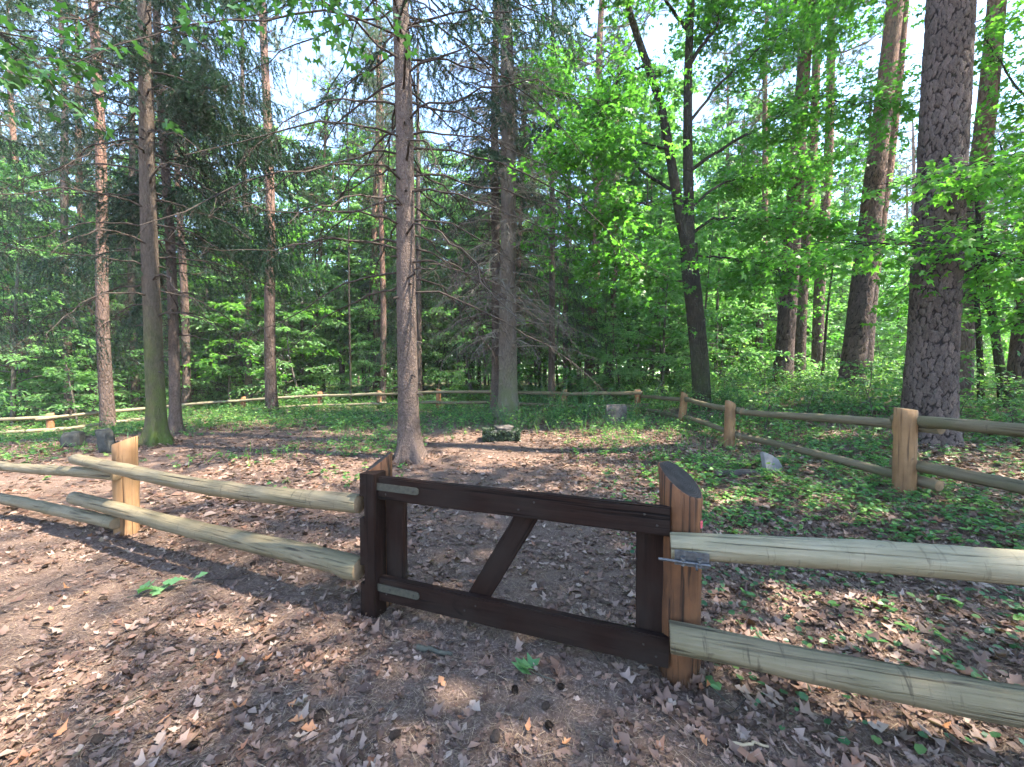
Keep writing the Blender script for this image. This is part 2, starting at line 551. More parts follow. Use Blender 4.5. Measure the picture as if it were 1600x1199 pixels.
def copy_tree(src, loc, tilt=None, rz=0, s=1.0, label=None, group=None):
    r = src.copy(); COL.objects.link(r)
    r.location = loc
    q = Quaternion((0, 0, 1), rz)
    if tilt is not None:
        q = Vector((0, 0, 1)).rotation_difference(Vector(tilt)) @ q
    r.rotation_mode = 'QUATERNION'; r.rotation_quaternion = q
    r.scale = (s, s, s)
    if label: r['label'] = label
    if group: r['group'] = group
    for c in src.children:
        k = c.copy(); COL.objects.link(k); k.parent = r
        for g in c.children:
            kk = g.copy(); COL.objects.link(kk); kk.parent = k
    return r


# ------------------------------------------------------------------ ground sheet
def build_ground():
    n = 215
    u = np.linspace(-1, 1, n)
    k = 7.2
    g = np.sinh(u * k) / math.sinh(k)
    xs = g * 420
    ys = 3.0 + g * 420
    X, Y = np.meshgrid(xs, ys)
    Z = ground_h(X.ravel(), Y.ravel()).reshape(X.shape)
    V = np.stack([X.ravel(), Y.ravel(), Z.ravel()], 1)
    i = (np.arange(n - 1)[:, None] * n + np.arange(n - 1)[None]).ravel()
    Q = np.stack([i, i + 1, i + n + 1, i + n], 1)
    me = mesh_from('ground', V, [Q], [M['ground']], True)
    o = link('ground', me)
    o['kind'] = 'structure'
    o['label'] = 'brown forest floor of soil and needles'
    return o


build_ground()

# ------------------------------------------------------------------ logs and boards (local z = length)
def log_mesh(name, L, r0, r1, mats, seed, top_slope=0.0, top_dir=0.0, k=20, rough=.055, bend=0.0, bot_flat=True, rows=None):
    r = np.random.default_rng(seed)
    rows = rows or max(8, int(L / .09))
    z = np.linspace(0, L, rows)
    th = np.arange(k) * 2 * math.pi / k
    Z, TH = np.meshgrid(z, th, indexing='ij')
    rad = r0 + (r1 - r0) * Z / L
    ph = r.uniform(0, 6.28, 8)
    d = (np.sin(2 * TH + ph[0] + Z * .6) * .5 + np.sin(3 * TH + ph[1] - Z * .9) * .35 + np.sin(5 * TH + ph[2] + Z * 2.1) * .25
         + np.sin(Z * 5.3 + ph[3]) * .3 + np.sin(Z * 11.0 + ph[4] + TH) * .25 + r.normal(size=Z.shape) * .16)
    rad = rad * (1 + rough * d)
    # knots: small swellings
    for _ in range(int(L * 7)):
        zk, tk = r.uniform(0, L), r.uniform(0, 6.28)
        dd = ((Z - zk) / r.uniform(.03, .07)) ** 2 + (np.angle(np.exp(1j * (TH - tk))) * r0 / .03) ** 2
        rad += r.uniform(.05, .2) * r0 * np.exp(-dd)
    bx = bend * np.sin(math.pi * Z / L) + .1 * bend * np.sin(2.7 * math.pi * Z / L + ph[5])
    by = bend * .5 * np.sin(1.6 * math.pi * Z / L + ph[6])
    X = rad * np.cos(TH) + bx
    Y = rad * np.sin(TH) + by
    if top_slope:
        w = np.clip((Z - (L - 3.0 * max(r0, r1))) / (3.0 * max(r0, r1)), 0, 1)
        Z = Z + w * top_slope * (X * math.cos(top_dir) + Y * math.sin(top_dir))
    V = np.stack([X, Y, Z], -1).reshape(-1, 3)
    i = np.arange(rows - 1)[:, None] * k; j = np.arange(k)[None]; j2 = (j + 1) % k
    Q = np.stack([i + j, i + j2, i + k + j2, i + k + j], -1).reshape(-1, 4)
    # caps, slightly chamfered: ring inset + centre
    nV = len(V)
    caps, T, Q2 = [], [], []
    for e, base in ((0, 0), (1, (rows - 1) * k)):
        ring = V[base:base + k]
        c = ring.mean(0)
        inset = c + (ring - c) * .93
        inset[:, 2] += (.004 if e else -.004)
        cc = c + np.array([0, 0, .003 if e else -.003])
        b = nV + len(caps)
        caps.extend(list(inset)); caps.append(cc)
        for q in range(k):
            q2 = (q + 1) % k
            if e:
                Q2.append((base + q, base + q2, b + q2, b + q)); T.append((b + q, b + q2, b + k))
            else:
                Q2.append((base + q2, base + q, b + q, b + q2)); T.append((b + q2, b + q, b + k))
    V = np.concatenate([V, np.array(caps)])
    fm = np.concatenate([np.ones(len(T)), np.zeros(len(Q) + len(Q2))])
    return mesh_from(name, V, [np.array(T), np.concatenate([Q, np.array(Q2)])], mats, True, fmat=fm)


def rot_z_to(d, roll=0.0):
    d = Vector(d).normalized()
    return d.to_track_quat('Z', 'Y') @ Quaternion((0, 0, 1), roll)


def rail(parent, a, b, r0, r1, mat, seed, bend=.02, end='end_pale', name='rail'):
    a = Vector(a); b = Vector(b)
    me = log_mesh(name, (b - a).length, r0, r1, [M[mat], M[end]], seed, bend=bend, k=16)
    o = link(name, me, parent, a - Vector(parent.location), rot_z_to(b - a))
    return o


def post(parent, x, y, H, r, mat, seed, slope=.45, sdir=0.0, end='end_dark', tilt=(0, 0), zb=None, label=None):
    zb = gh(x, y) if zb is None else zb
    me = log_mesh('post', H + .25, r * 1.02, r, [M[mat], M[end]], seed, top_slope=slope, top_dir=sdir, k=28, rough=.022)
    me.polygons.foreach_set('use_smooth', np.ones(len(me.polygons), bool))
    o = link('post', me, parent, Vector((x, y, zb - .25)) - Vector(parent.location), Vector((0, 0, 1)).rotation_difference(Vector((tilt[0], tilt[1], 1))))
    if label: o['label'] = label
    return o


def board(parent, name, a, b, w, th, wdir, mat, bev=.006, ext=0.0):
    """plank from a to b, width w along wdir, thickness th"""
    a = Vector(a); b = Vector(b)
    z = (b - a).normalized()
    x = Vector(wdir); x = (x - x.dot(z) * z).normalized()
    y = z.cross(x)
    L = (b - a).length
    bm = bmesh.new()
    bmesh.ops.create_cube(bm, size=1)
    for v in bm.verts:
        v.co = Vector((v.co.x * w, v.co.y * th, (v.co.z + .5) * L))
    es = [e for e in bm.edges if abs((e.verts[0].co - e.verts[1].co).normalized().z) > .9]
    bmesh.ops.subdivide_edges(bm, edges=es, cuts=12)
    r = random.Random(int(L * 1000) + len(name))
    lng = [e for e in bm.edges if abs(e.verts[0].co.x - e.verts[1].co.x) < 1e-6 and abs(e.verts[0].co.y - e.verts[1].co.y) < 1e-6]
    bmesh.ops.bevel(bm, geom=lng, offset=bev, segments=2, affect='EDGES')
    for v in bm.verts:
        v.co.x += r.uniform(-.0015, .0015); v.co.y += r.uniform(-.001, .001)
    me = bpy.data.meshes.new(name)
    bm.to_mesh(me); bm.free()
    me.materials.append(M[mat])
    mat3 = Matrix((x, y, z)).transposed()
    o = link(name, me, parent, a - Vector(parent.location), mat3.to_quaternion())
    return o


# ------------------------------------------------------------------ gate
GL = Vector((-.845, 2.50, 0)); GR = Vector((.775, 1.945, 0))
gd = (GR - GL).normalized()               # along the gate
gn = Vector((gd.y, -gd.x, 0))             # towards the camera
if gn.y > 0: gn = -gn


def gp(t, h, off=0.0):
    """point on the gate: t metres from its hinge end, height h, off metres towards the camera"""
    return GL + gd * t + gn * off + Vector((0, 0, h))


GLEN = (GR - GL).length
gate = thing('wooden_gate', 'low dark brown plank gate with a diagonal brace, closed between two log posts', 'gate', GL)
board(gate, 'top_rail', gp(0.005, .832, -.025), gp(GLEN, .822, -.025), .142, .05, (0, 0, 1), 'gate')
board(gate, 'bottom_rail', gp(.005, .192, -.025), gp(GLEN, .165, -.025), .150, .05, (0, 0, 1), 'gate')
board(gate, 'stile', gp(.085, .15, -.076), gp(.085, .885, -.076), .135, .045, gd, 'gate')
board(gate, 'stile', gp(GLEN - .085, .14, -.076), gp(GLEN - .085, .875, -.076), .15, .045, gd, 'gate')
board(gate, 'brace', gp(.62, .16, -.077), gp(.99, .80, -.077), .125, .045, gd, 'gate')


def strap_mesh():
    bm = bmesh.new()
    L, w, t = .31, .045, .006
    prof = [(0, -w / 2), (L - w / 2, -w / 2)]
    for k in range(1, 8):
        a = -math.pi / 2 + math.pi * k / 8
        prof.append((L - w / 2 + math.cos(a) * w / 2, math.sin(a) * w / 2))
    prof += [(L - w / 2, w / 2), (0, w / 2)]
    vs = [bm.verts.new((x, 0, y)) for x, y in prof]
    f = bm.faces.new(vs)
    r = bmesh.ops.extrude_face_region(bm, geom=[f])
    bmesh.ops.translate(bm, vec=(0, t, 0), verts=[v for v in r['geom'] if isinstance(v, bmesh.types.BMVert)])
    bmesh.ops.recalc_face_normals(bm, faces=bm.faces)
    me = bpy.data.meshes.new('hinge_strap')
    bm.to_mesh(me); bm.free()
    me.materials.append(M['strap'])
    return me


def screw_mesh():
    bm = bmesh.new()
    bmesh.ops.create_uvsphere(bm, u_segments=10, v_segments=6, radius=.006)
    for v in bm.verts: v.co.y *= .5
    me = bpy.data.meshes.new('screw'); bm.to_mesh(me); bm.free()
    me.materials.append(M['screw'])
    return me


smesh, scmesh = strap_mesh(), screw_mesh()
for tt_, h_ in ((.06, .80), (.12, .86), (.06, .17), (.13, .22), (GLEN - .06, .80), (GLEN - .12, .85), (GLEN - .06, .14), (GLEN - .12, .19), (.93, .80), (1.02, .85), (.60, .17), (.67, .21)):
    link('screw', scmesh, gate, gp(tt_, h_, .001) - GL, Vector((0, -1, 0)).rotation_difference(gn))
qg = Vector((1, 0, 0)).rotation_difference(gd)
for h in (.845, .205):
    p = gp(-.01, h, .0065)
    s = link('hinge_strap', smesh, gate, p - GL, qg @ Quaternion((0, 1, 0), math.radians(1.0)))
    for xx in (.1, .27):
        link('screw', scmesh, s, (xx, -.001, 0))

# ------------------------------------------------------------------ fences
DL = Vector((-2.9, 1.18, 0)).normalized()         # front fence runs left from the gate
PL = Vector((-.895, 2.67, 0))                      # round hinge post
PR = Vector((.862, 2.03, 0))                      # latch post

fl = thing('post_and_rail_fence', 'log rail fence left of the gate ending in the dark notched hinge post', 'fence', PL)
post(fl, PL.x, PL.y, .955, .088, 'post_brown', 5, slope=.75, sdir=.25, label='log post with a steep slanted dark top')
# dark squared hinge post with notches for the rails
hb = GL + gd * -.045
board(fl, 'hinge_board', hb + gn * -.03 + Vector((0, 0, -.05)), hb + gn * -.03 + Vector((0, 0, .925)), .085, .115, gd, 'gate')
hb2 = hb + gd * -.062
for z0, z1 in ((.775, .92), (.335, .635), (-.05, .215)):
    board(fl, 'notch_block', hb2 + gn * -.035 + Vector((0, 0, z0)), hb2 + gn * -.035 + Vector((0, 0, z1)), .04, .105, gd, 'gate', .004)
p1 = Vector((-3.75, 3.86, 0))
post(fl, p1.x, p1.y, .90, .093, 'post', 6, slope=.42, sdir=.35, end='end_pale', label='pale orange peeled log post, cut slanted at the top')
F = Vector((0, -.03, 0))
ra = Vector((-.985, 2.56, 0))
rail(fl, ra + Vector((0, 0, .705)), Vector((-4.30, 3.93, .69)), .060, .053, 'rail', 21, .045)
rail(fl, ra + Vector((0, 0, .275)), Vector((-4.42, 4.00, .285)), .072, .060, 'rail', 22, -.05)
rail(fl, Vector((-3.72, 3.735, .585)), Vector((-7.1, 5.16, .45)), .05, .052, 'rail', 23, .04)
rail(fl, Vector((-3.74, 3.745, .16)), Vector((-7.1, 5.16, .05)), .056, .056, 'rail', 24, .05)
p2 = Vector((-6.75, 5.10, 0))
post(fl, p2.x, p2.y, .9, .09, 'post', 7, slope=.42, sdir=.35, end='end_pale')

fr = thing('post_and_rail_fence', 'thick pale log rails right of the gate held by the brown latch post', 'fence', PR)
post(fr, PR.x, PR.y, 1.005, .098, 'post_brown', 8, slope=.80, sdir=2.2, label='brown log post with a slanted grey weathered top')
rdir = Vector((.944, -.33, 0))
a0 = Vector((.765, 1.90, 0))
rail(fr, a0 + Vector((0, 0, .725)), a0 + rdir * 3.5 + Vector((0, 0, .93)), .060, .066, 'rail_pale', 31, .03)
rail(fr, a0 + Vector((.0, 0, .285)), a0 + rdir * 3.5 + Vector((0, 0, .42)), .066, .075, 'rail', 32, -.04)
post(fr, 4.18, .86, .95, .095, 'post', 9, end='end_pale')
# sliding bolt on the upper rail end
bt = link('slide_bolt', None, fr, Vector((0, 0, 0)))
bt.parent = fr


def bolt():
    mb = MB()
    c = a0 + rdir * .04 + Vector((.0, 0, .705)) + gn * .068
    # back plate
    me_ = board(fr, 'bolt_plate', c - rdir * .03, c + rdir * .115, .07, .006, (0, 0, 1), 'steel', .002)
    for i in range(2):
        q = c + rdir * (.005 + .07 * i) + gn * .012
        board(fr, 'bolt_guide', q - Vector((0, 0, .028)), q + Vector((0, 0, .012)), .018, .022, rdir, 'steel', .004)
    n = 14
    ts = np.linspace(-.10, .12, n)
    P = np.array([list(c + rdir * t + gn * .016 + Vector((0, 0, -.012))) for t in ts])
    tube(mb, P, .0065, 10)
    h = np.array([list(c + rdir * .06 + gn * (.016 + s) + Vector((0, 0, -.012 - s * .5))) for s in np.linspace(0, .03, 4)])
    tube(mb, h, .005, 8)
    me = mb.build('bolt_rod', [M['steel']], True)
    me.transform(Matrix.Translation(-Vector(fr.location)))
    link('bolt_rod', me, fr)


bpy.data.objects.remove(bt)
bolt()
# pink paint dab on the latch post
dab = log_mesh('paint_dab', .028, .010, .012, [M['paint_pink'], M['paint_pink']], 77, k=10, rows=4)
dv = Vector((.78, -.63, 0)).normalized()
link('paint_dab', dab, fr, PR + dv * .094 + Vector((0, 0, .79)) - Vector(fr.location))

# fence along the right side, running away from the camera
rp = [(4.30, 4.36), (3.97, 7.3), (4.30, 10.2), (4.15, 13.2)]
fs = thing('post_and_rail_fence', 'weathered log rail fence passing in front of the big plated pine', 'fence', (4.3, 4.36, gh(4.3, 4.36)))
mats = ['post_pale', 'post_pale', 'post', 'post_red']
for i, (x, y) in enumerate(rp):
    post(fs, x, y, [.92, .80, .80, .80][i], [.098, .09, .09, .09][i], mats[i], 40 + i, slope=[.12, .6, .5, .3][i], sdir=[2.5, 3.6, 3.2, 1][i], end='end_pale',
         tilt=[(0, 0), (.02, 0), (.1, 0), (0, 0)][i])
hs = [(1.0, .42), (.88, .45), (.92, .48), (.80, .38)]
for i in range(3):
    (x0, y0), (x1, y1) = rp[i], rp[i + 1]
    for j in range(2):
        rail(fs, (x0 + (.15 if i == 0 else .12), y0 - .22, hs[i][j] - (.02 if i == 0 else 0)), (x1 + .12, y1 + .1, hs[i + 1][j]), .058, .05, 'rail_grey', 50 + i * 2 + j, .03)
for j, (h0, h1) in enumerate(((1.02, 1.07), (.53, .56))):
    rail(fs, (4.38, 4.56, h0 + .02), (4.44, .95, h1 + .02), .06, .066, 'rail_grey', 60 + j, .02)

# back fence
bp = [(1.88, 14.35), (-.75, 15.6), (-3.13, 17.0), (-5.95, 17.9), (-8.75, 18.2), (-11.95, 17.75), (-14.5, 16.4), (-16.2, 14.0), (-18.0, 11.2)]
fb = thing('post_and_rail_fence', 'thin log rail fence along the far edge of the clearing with orange posts', 'fence', (-5.95, 17.9, 0))
allp = [(4.15, 13.2)] + bp
hh = []
tops = {1: 610, 2: 606, 3: 608, 4: 611, 5: 613, 6: 621, 7: 630, 8: 647}
for i, (x, y) in enumerate(allp):
    g = gh(x, y)
    top = hz(tops[i], y) if i in tops else g + .85
    hh.append(top)
    if i:
        post(fb, x, y, top - g, .1, ['post_red', 'post', 'post_red'][i % 3], 70 + i, slope=.3, sdir=i, end='end_pale')
for i in range(len(allp) - 1):
    (x0, y0), (x1, y1) = allp[i], allp[i + 1]
    d = Vector((x1 - x0, y1 - y0, 0)).normalized()
    for j in range(2):
        dz = (-.13, -.56)[j]
        e = .35 if (i + j) % 2 else .15
        off = Vector((d.y, -d.x, 0)) * (.09 if i % 2 else .05)
        if off.y > 0: off = -off
        rail(fb, Vector((x0, y0, hh[i] + dz)) - d * e + off, Vector((x1, y1, hh[i + 1] + dz - .03)) + d * e + off,   .062, .054, 'rail_pale' if i > 3 else 'rail', 90 + i * 2 + j, .03)

# ------------------------------------------------------------------ stones
def stone(name, size, mat, seed, label, cat, loc, rz=0, tilt=(0, 0), rough=.06, extra=None, taper=0):
    bm = bmesh.new()
    bmesh.ops.create_cube(bm, size=1)
    bmesh.ops.bevel(bm, geom=bm.edges[:], offset=.06, segments=2, affect='EDGES')
    bmesh.ops.subdivide_edges(bm, edges=bm.edges[:], cuts=3, use_grid_fill=True)
    r = np.random.default_rng(seed)
    ph = r.uniform(0, 6.28, 9)
    for v in bm.verts:
        c = v.co
        d = math.sin(c.x * 7 + ph[0]) * math.sin(c.y * 6 + ph[1]) + math.sin(c.z * 8 + ph[2] + c.x * 5) + math.sin(c.y * 11 + c.z * 9 + ph[3]) * .6
        s = 1 + rough * d * .5
        k = 1 - taper * (c.z + .5)
        v.co = Vector((c.x * size[0] * s * k, c.y * size[1] * s * k, (c.z * (1 + rough * .5 * d) + .42) * size[2]))
    me = bpy.data.meshes.new(name); bm.to_mesh(me); bm.free()
    me.materials.append(M[mat])
    for p in me.polygons: p.use_smooth = True
    if extra is None:
        o = thing(name, label, cat, loc, me=me)
    else:
        o = thing(name, label, cat, loc)
        link('block', me, o)
    o.rotation_euler = (tilt[0], tilt[1], rz)
    return o


z = 9.2
s = stone('mossy_stone', (.78, .5, .24), 'stone_dark', 3, 'low dark mossy stone slab with a paler bare top lying on bare soil', 'stone', (at(783, z), z, gh(at(783, z), z)), rz=.05, extra=1)
mb = MB()
r_ = np.random.default_rng(5)
n = 2600
P = np.stack([r_.uniform(-.41, .41, n), r_.uniform(-.27, .27, n), r_.uniform(.0, .23, n)], 1)
fr_ = r_.integers(0, 3, n)
P[fr_ == 0, 1] = -.255 + r_.normal(0, .012, (fr_ == 0).sum())
P[fr_ == 1, 0] = np.sign(P[fr_ == 1, 0]) * .395
P[fr_ == 2, 2] = .235
keep = ~((fr_ == 2) & (np.abs(P[:, 0] - .05) < .2))
P = P[keep]
scatter(mb, DIAM, P, r_.normal(size=P.shape) + np.array([0, -.3, -.5]), r_.normal(size=P.shape) + np.array([0, -.6, .6]), r_.uniform(.03, .06, len(P)))
link('moss', mb.build('moss', [M['leaf_moss']]), s)
stt = stone('pale_top', (.36, .26, .10), 'stone_grey', 44, 'pale weathered stone top', 'stone', (.06, .02, .215), rough=.16, rz=.3)
del stt['category']
stt.parent = s
z = 10.6
stone('gravestone', (.54, .16, .62), 'stone_grey', 8, 'grey square weathered gravestone standing in green undergrowth', 'gravestone', (at(962, z), z, gh(at(962, z), z) - .02), rz=.1, tilt=(-.08, .06), rough=.05)
z = 8.6
stone('gravestone', (.34, .28, .34), 'stone_dark', 9, 'small dark blocky gravestone remnant on the ground', 'gravestone', (at(112, z), z, gh(at(112, z), z)), rz=.3, rough=.09, taper=.15)
z = 8.0
stone('gravestone', (.26, .16, .52), 'stone_dark', 10, 'dark leaning gravestone fragment behind the pale fence post', 'gravestone', (at(167, z), z, gh(at(167, z), z)), rz=-.2, tilt=(.05, -.18), rough=.08)
# broken grave kerb with a white fragment
z = 5.6
gx = at(1168, z)
k = thing('grave_kerb', 'broken low grave kerb with a white upright corner fragment', 'grave', (gx, z, gh(gx, z)))
for (a, b, w) in (((-.52, -.16, .03), (.26, -.2, .04), .07), ((-.5, .28, .02), (.3, .3, .03), .07)):
    board(k, 'kerb_stone', Vector((gx, z, gh(gx, z))) + Vector(a), Vector((gx, z, gh(gx, z))) + Vector(b), w, .08, (0, 0, 1), 'stone_mid' if 'stone_mid' in M else 'stone_grey', .012)
bm = bmesh.new()
prof = [(-.06, 0), (.12, 0), (.10, .08), (.13, .1), (.09, .17), (.02, .21), (-.08, .24)]
vs = [bm.verts.new((x, 0, y)) for x, y in prof]
f = bm.faces.new(vs)
r = bmesh.ops.extrude_face_region(bm, geom=[f])
bmesh.ops.translate(bm, vec=(0, .06, 0), verts=[v for v in r['geom'] if isinstance(v, bmesh.types.BMVert)])
bmesh.ops.recalc_face_normals(bm, faces=bm.faces)
bmesh.ops.bevel(bm, geom=bm.edges[:], offset=.006, segments=1, affect='EDGES')
me = bpy.data.meshes.new('fragment'); bm.to_mesh(me); bm.free(); me.materials.append(M['stone_pale'])
fo = link('fragment', me, k, (.24, -.2, -.01)); fo.rotation_euler = (-.25, .1, .15); fo.scale = (1.35, 1.2, 1.35)
fo['label'] = 'white broken corner fragment'

# ------------------------------------------------------------------ trunks
def trunk_mesh(name, H, r0, mat, seed, k=20, rows=60, flare=.55, flare_h=.5, taper=.62, wob=.05, lump=.02, bend=.06, roots=5, zdense=9.0):
    r = np.random.default_rng(seed)
    zz = np.concatenate([np.linspace(-.25, zdense, int(rows * .75)), np.linspace(zdense, H, max(4, int(rows * .25)))[1:]])
    th = np.arange(k) * 2 * math.pi / k
    Z, TH = np.meshgrid(zz, th, indexing='ij')
    tp = 1 - taper * np.clip(Z / H, 0, 1) - (1 - taper) * np.clip((Z / H - .82) / .18, 0, 1) * .9
    ph = r.uniform(0, 6.28, 10)
    fl_ = flare * np.exp(-np.clip(Z, -.2, None) / flare_h)
    lob = np.clip(.5 + .75 * np.sin(roots * TH + ph[0]) + .35 * np.sin((roots + 2) * TH + ph[1]), 0, 2)
    rad = r0 * tp * (1 + .45 * fl_ + lob * flare * .75 * np.exp(-np.clip(Z, -.2, None) / (flare_h * .55)))
    rad *= 1 + lump * (np.sin(2 * TH + Z * .5 + ph[2]) + .6 * np.sin(3 * TH - Z * 1.1 + ph[3]) + .5 * np.sin(Z * 3.1 + ph[4] + TH)) + r.normal(size=Z.shape) * .012
    bx = bend * np.sin(Z * .35 + ph[5]) * np.clip(Z, 0, 6) / 6
    by = bend * np.sin(Z * .28 + ph[6]) * np.clip(Z, 0, 6) / 6
    V = np.stack([rad * np.cos(TH) + bx, rad * np.sin(TH) + by, Z], -1).reshape(-1, 3)
    n = len(zz)
    i = np.arange(n - 1)[:, None] * k; j = np.arange(k)[None]; j2 = (j + 1) % k
    Q = np.stack([i + j, i + j2, i + k + j2, i + k + j], -1).reshape(-1, 4)
    me = mesh_from(name, V, [Q], [M[mat]], True)
    axis = lambda zq: np.stack([bend * np.sin(zq * .35 + ph[5]) * np.clip(zq, 0, 6) / 6, bend * np.sin(zq * .28 + ph[6]) * np.clip(zq, 0, 6) / 6, zq], -1)
    radf = lambda zq: r0 * (1 - taper * np.clip(zq / H, 0, 1))
    return me, axis, radf


def plated_trunk(name, H, r0, mat, seed, k=170, dz=.022, ztop=8.6, pw=.095, ph_=.19, depth=.026, taper=.5, flare=.28, edge=.026, gap=.003):
    """pine trunk with raised bark plates, each with its own height and tone"""
    r = np.random.default_rng(seed)
    zz = np.concatenate([np.arange(-.3, ztop, dz), np.linspace(ztop, H, 40)[1:]])
    th = np.arange(k) * 2 * math.pi / k
    circ = 2 * math.pi * r0
    nu = max(8, int(circ / pw)); nv = int((ztop + .6) / ph_) + 2
    # seeds on a jittered grid (u around, v up)
    gu, gv = np.meshgrid(np.arange(nu), np.arange(nv), indexing='ij')
    su = (gu + .5 * (gv % 2) + r.uniform(-.42, .42, gu.shape)) * (circ / nu)
    sv = (gv + r.uniform(-.45, .45, gu.shape)) * ph_ - .45
    tone = r.uniform(0, 1, gu.shape); lift = r.uniform(.55, 1.0, gu.shape); tl = r.uniform(-1, 1, gu.shape)
    Z, TH = np.meshgrid(zz, th, indexing='ij')
    U = TH * r0
    # wobble the lookup so plates get ragged edges
    Uw = U + .012 * np.sin(Z * 31 + U * 17) + .009 * np.sin(Z * 57 - U * 43 + 1) + r.normal(size=U.shape) * .003
    Zw = Z + .016 * np.sin(U * 37 + Z * 11) + .01 * np.sin(U * 71 - Z * 23)
    iu = np.floor(Uw / (circ / nu)).astype(int); iv = np.round((Zw + .45) / ph_).astype(int)
    F1 = np.full(U.shape, 9.0); F2 = np.full(U.shape, 9.0)
    ID = np.zeros(U.shape); LF = np.zeros(U.shape); DZ = np.zeros(U.shape)
    for du in (-2, -1, 0, 1, 2):
        for dv in (-2, -1, 0, 1, 2):
            a = (iu + du) % nu; b = np.clip(iv + dv, 0, nv - 1)
            d_u = Uw - su[a, b]
            d_u = (d_u + circ / 2) % circ - circ / 2
            d_v = (Zw - sv[a, b]) * (pw / ph_) * .95
            d = np.hypot(d_u, d_v)
            m1 = d < F1
            F2 = np.where(m1, F1, np.minimum(F2, d))
            ID = np.where(m1, tone[a, b], ID); LF = np.where(m1, lift[a, b], LF)
            DZ = np.where(m1, tl[a, b] * d_u, DZ)
            F1 = np.where(m1, d, F1)
    e = np.clip((F2 - F1 - gap) / edge, 0, 1)
    e = e * e * (3 - 2 * e)
    fade = np.clip((ztop - Z) / 1.0, 0, 1)
    disp = (e * LF * depth + DZ * .05 + (.003 * np.sin(U * 90 + Z * 31) * np.sin(Z * 120 - U * 20) + r.normal(size=U.shape) * .001) * e) * fade
    tp = 1 - taper * np.clip(Z / H, 0, 1)
    fl_ = flare * np.exp(-np.clip(Z, -.2, None) / .45)
    rad = r0 * tp * (1 + fl_ * (1 + .4 * np.sin(5 * TH + 1) + .25 * np.sin(3 * TH))) + disp - depth * .6
    V = np.stack([rad * np.cos(TH), rad * np.sin(TH), Z], -1).reshape(-1, 3)
    n = len(zz)
    i = np.arange(n - 1)[:, None] * k; j = np.arange(k)[None]; j2 = (j + 1) % k
    Q = np.stack([i + j, i + j2, i + k + j2, i + k + j], -1).reshape(-1, 4)
    plate = np.where(fade > .5, e, 1.0)
    me = mesh_from(name, V, [Q], [M[mat]], True, attrs={'plate': plate.ravel(), 'plate_id': ID.ravel()})
    return me


# ------------------------------------------------------------------ foliage builders
def bpath(p0, d, L, n, droop, wob, r, up_end=0.0):
    t = np.linspace(0, 1, n)
    d = norm(np.asarray(d, float))
    P = p0 + d * (t * L)[:, None]
    P[:, 2] -= droop * L * t ** 2
    P[:, 2] += up_end * L * t ** 4
    w = r.normal(size=(n, 3)).cumsum(0) * wob * L / n
    w -= w[0]
    w[:, 2] *= .6
    return P + w


def leafy_spray(lb, wb, P, r, n, size, tmpl, spread=.5, flat=.55, twr=.004):
    """leaves along a twig path P, two-ranked, mostly lying flat"""
    if wb is not None: tube(wb, P, np.linspace(twr, twr * .4, len(P)), 3)
    t = r.uniform(.1, 1, n)
    idx = t * (len(P) - 1)
    i0 = np.clip(idx.astype(int), 0, len(P) - 2); f = (idx - i0)[:, None]
    Q = P[i0] * (1 - f) + P[i0 + 1] * f
    T = norm(P[i0 + 1] - P[i0])
    side = norm(np.cross(T, UP) + 1e-6)
    sg = np.where(r.random(n) < .5, 1, -1)[:, None]
    D = T * .6 + side * sg * r.uniform(.4, 1.2, (n, 1)) + r.normal(size=(n, 3)) * .3
    D[:, 2] -= .25
    off = norm(D) * r.uniform(0, spread, (n, 1)) * .35
    N = UP + r.normal(size=(n, 3)) * flat
    scatter(lb, tmpl, Q + off, D, N, r.uniform(.7, 1.25, n) * size)


def broadleaf(name, H, r0, seed, leaf_n, leaf_size, crown0=.2, spread=.32, nb=18, mat='leaf_under', tmpl=LEAF, twigs=6, bend=.25):
    r = np.random.default_rng(seed)
    wb, lb = MB(), MB()
    n = 14
    t = np.linspace(0, 1, n)
    ph = r.uniform(0, 6.28, 2)
    TP = np.stack([bend * np.sin(t * 3 + ph[0]) - bend * math.sin(ph[0]), bend * np.sin(t * 2.4 + ph[1]) - bend * math.sin(ph[1]), t * H - .1], 1)
    tube(wb, TP, r0 * (1 - .88 * t) + .004, 8)
    per = max(3, leaf_n // (nb * twigs))
    for b in range(nb):
        h = crown0 + (1 - crown0) * ((b + r.uniform(0, 1)) / nb) ** .9
        i = min(n - 2, int(h * (n - 1)))
        p0 = TP[i] + (TP[i + 1] - TP[i]) * (h * (n - 1) - i)
        az = b * 2.4 + r.uniform(-.5, .5)
        el = r.uniform(.05, .5) + .7 * max(0, h - .6)
        rel = (h - crown0) / (1 - crown0)
        L = H * spread * (1.05 - .75 * rel) * r.uniform(.65, 1.2) + .25
        d = np.array([math.cos(az), math.sin(az), el])
        BP = bpath(p0, d, L, 7, .18, .25, r)
        tube(wb, BP, np.linspace(r0 * .3 * (1 - .6 * h) + .004, .003, 7), 4)
        for q in range(twigs):
            s = r.uniform(.25, 1)
            k_ = min(5, int(s * 6))
            q0 = BP[k_] + (BP[k_ + 1] - BP[k_]) * (s * 6 - k_)
            a2 = az + r.choice([-1, 1]) * r.uniform(.3, 1.2)
            TW = bpath(q0, (math.cos(a2), math.sin(a2), r.uniform(-.15, .3)), L * r.uniform(.25, .5) + .1, 5, .22, .2, r)
            leafy_spray(lb, wb, TW, r, per, leaf_size, tmpl)
    wood = wb.build(name + '_wood', [M['bark_thin']], True)
    lv = lb.build(name + '_leaves', [M[mat]])
    return wood, lv


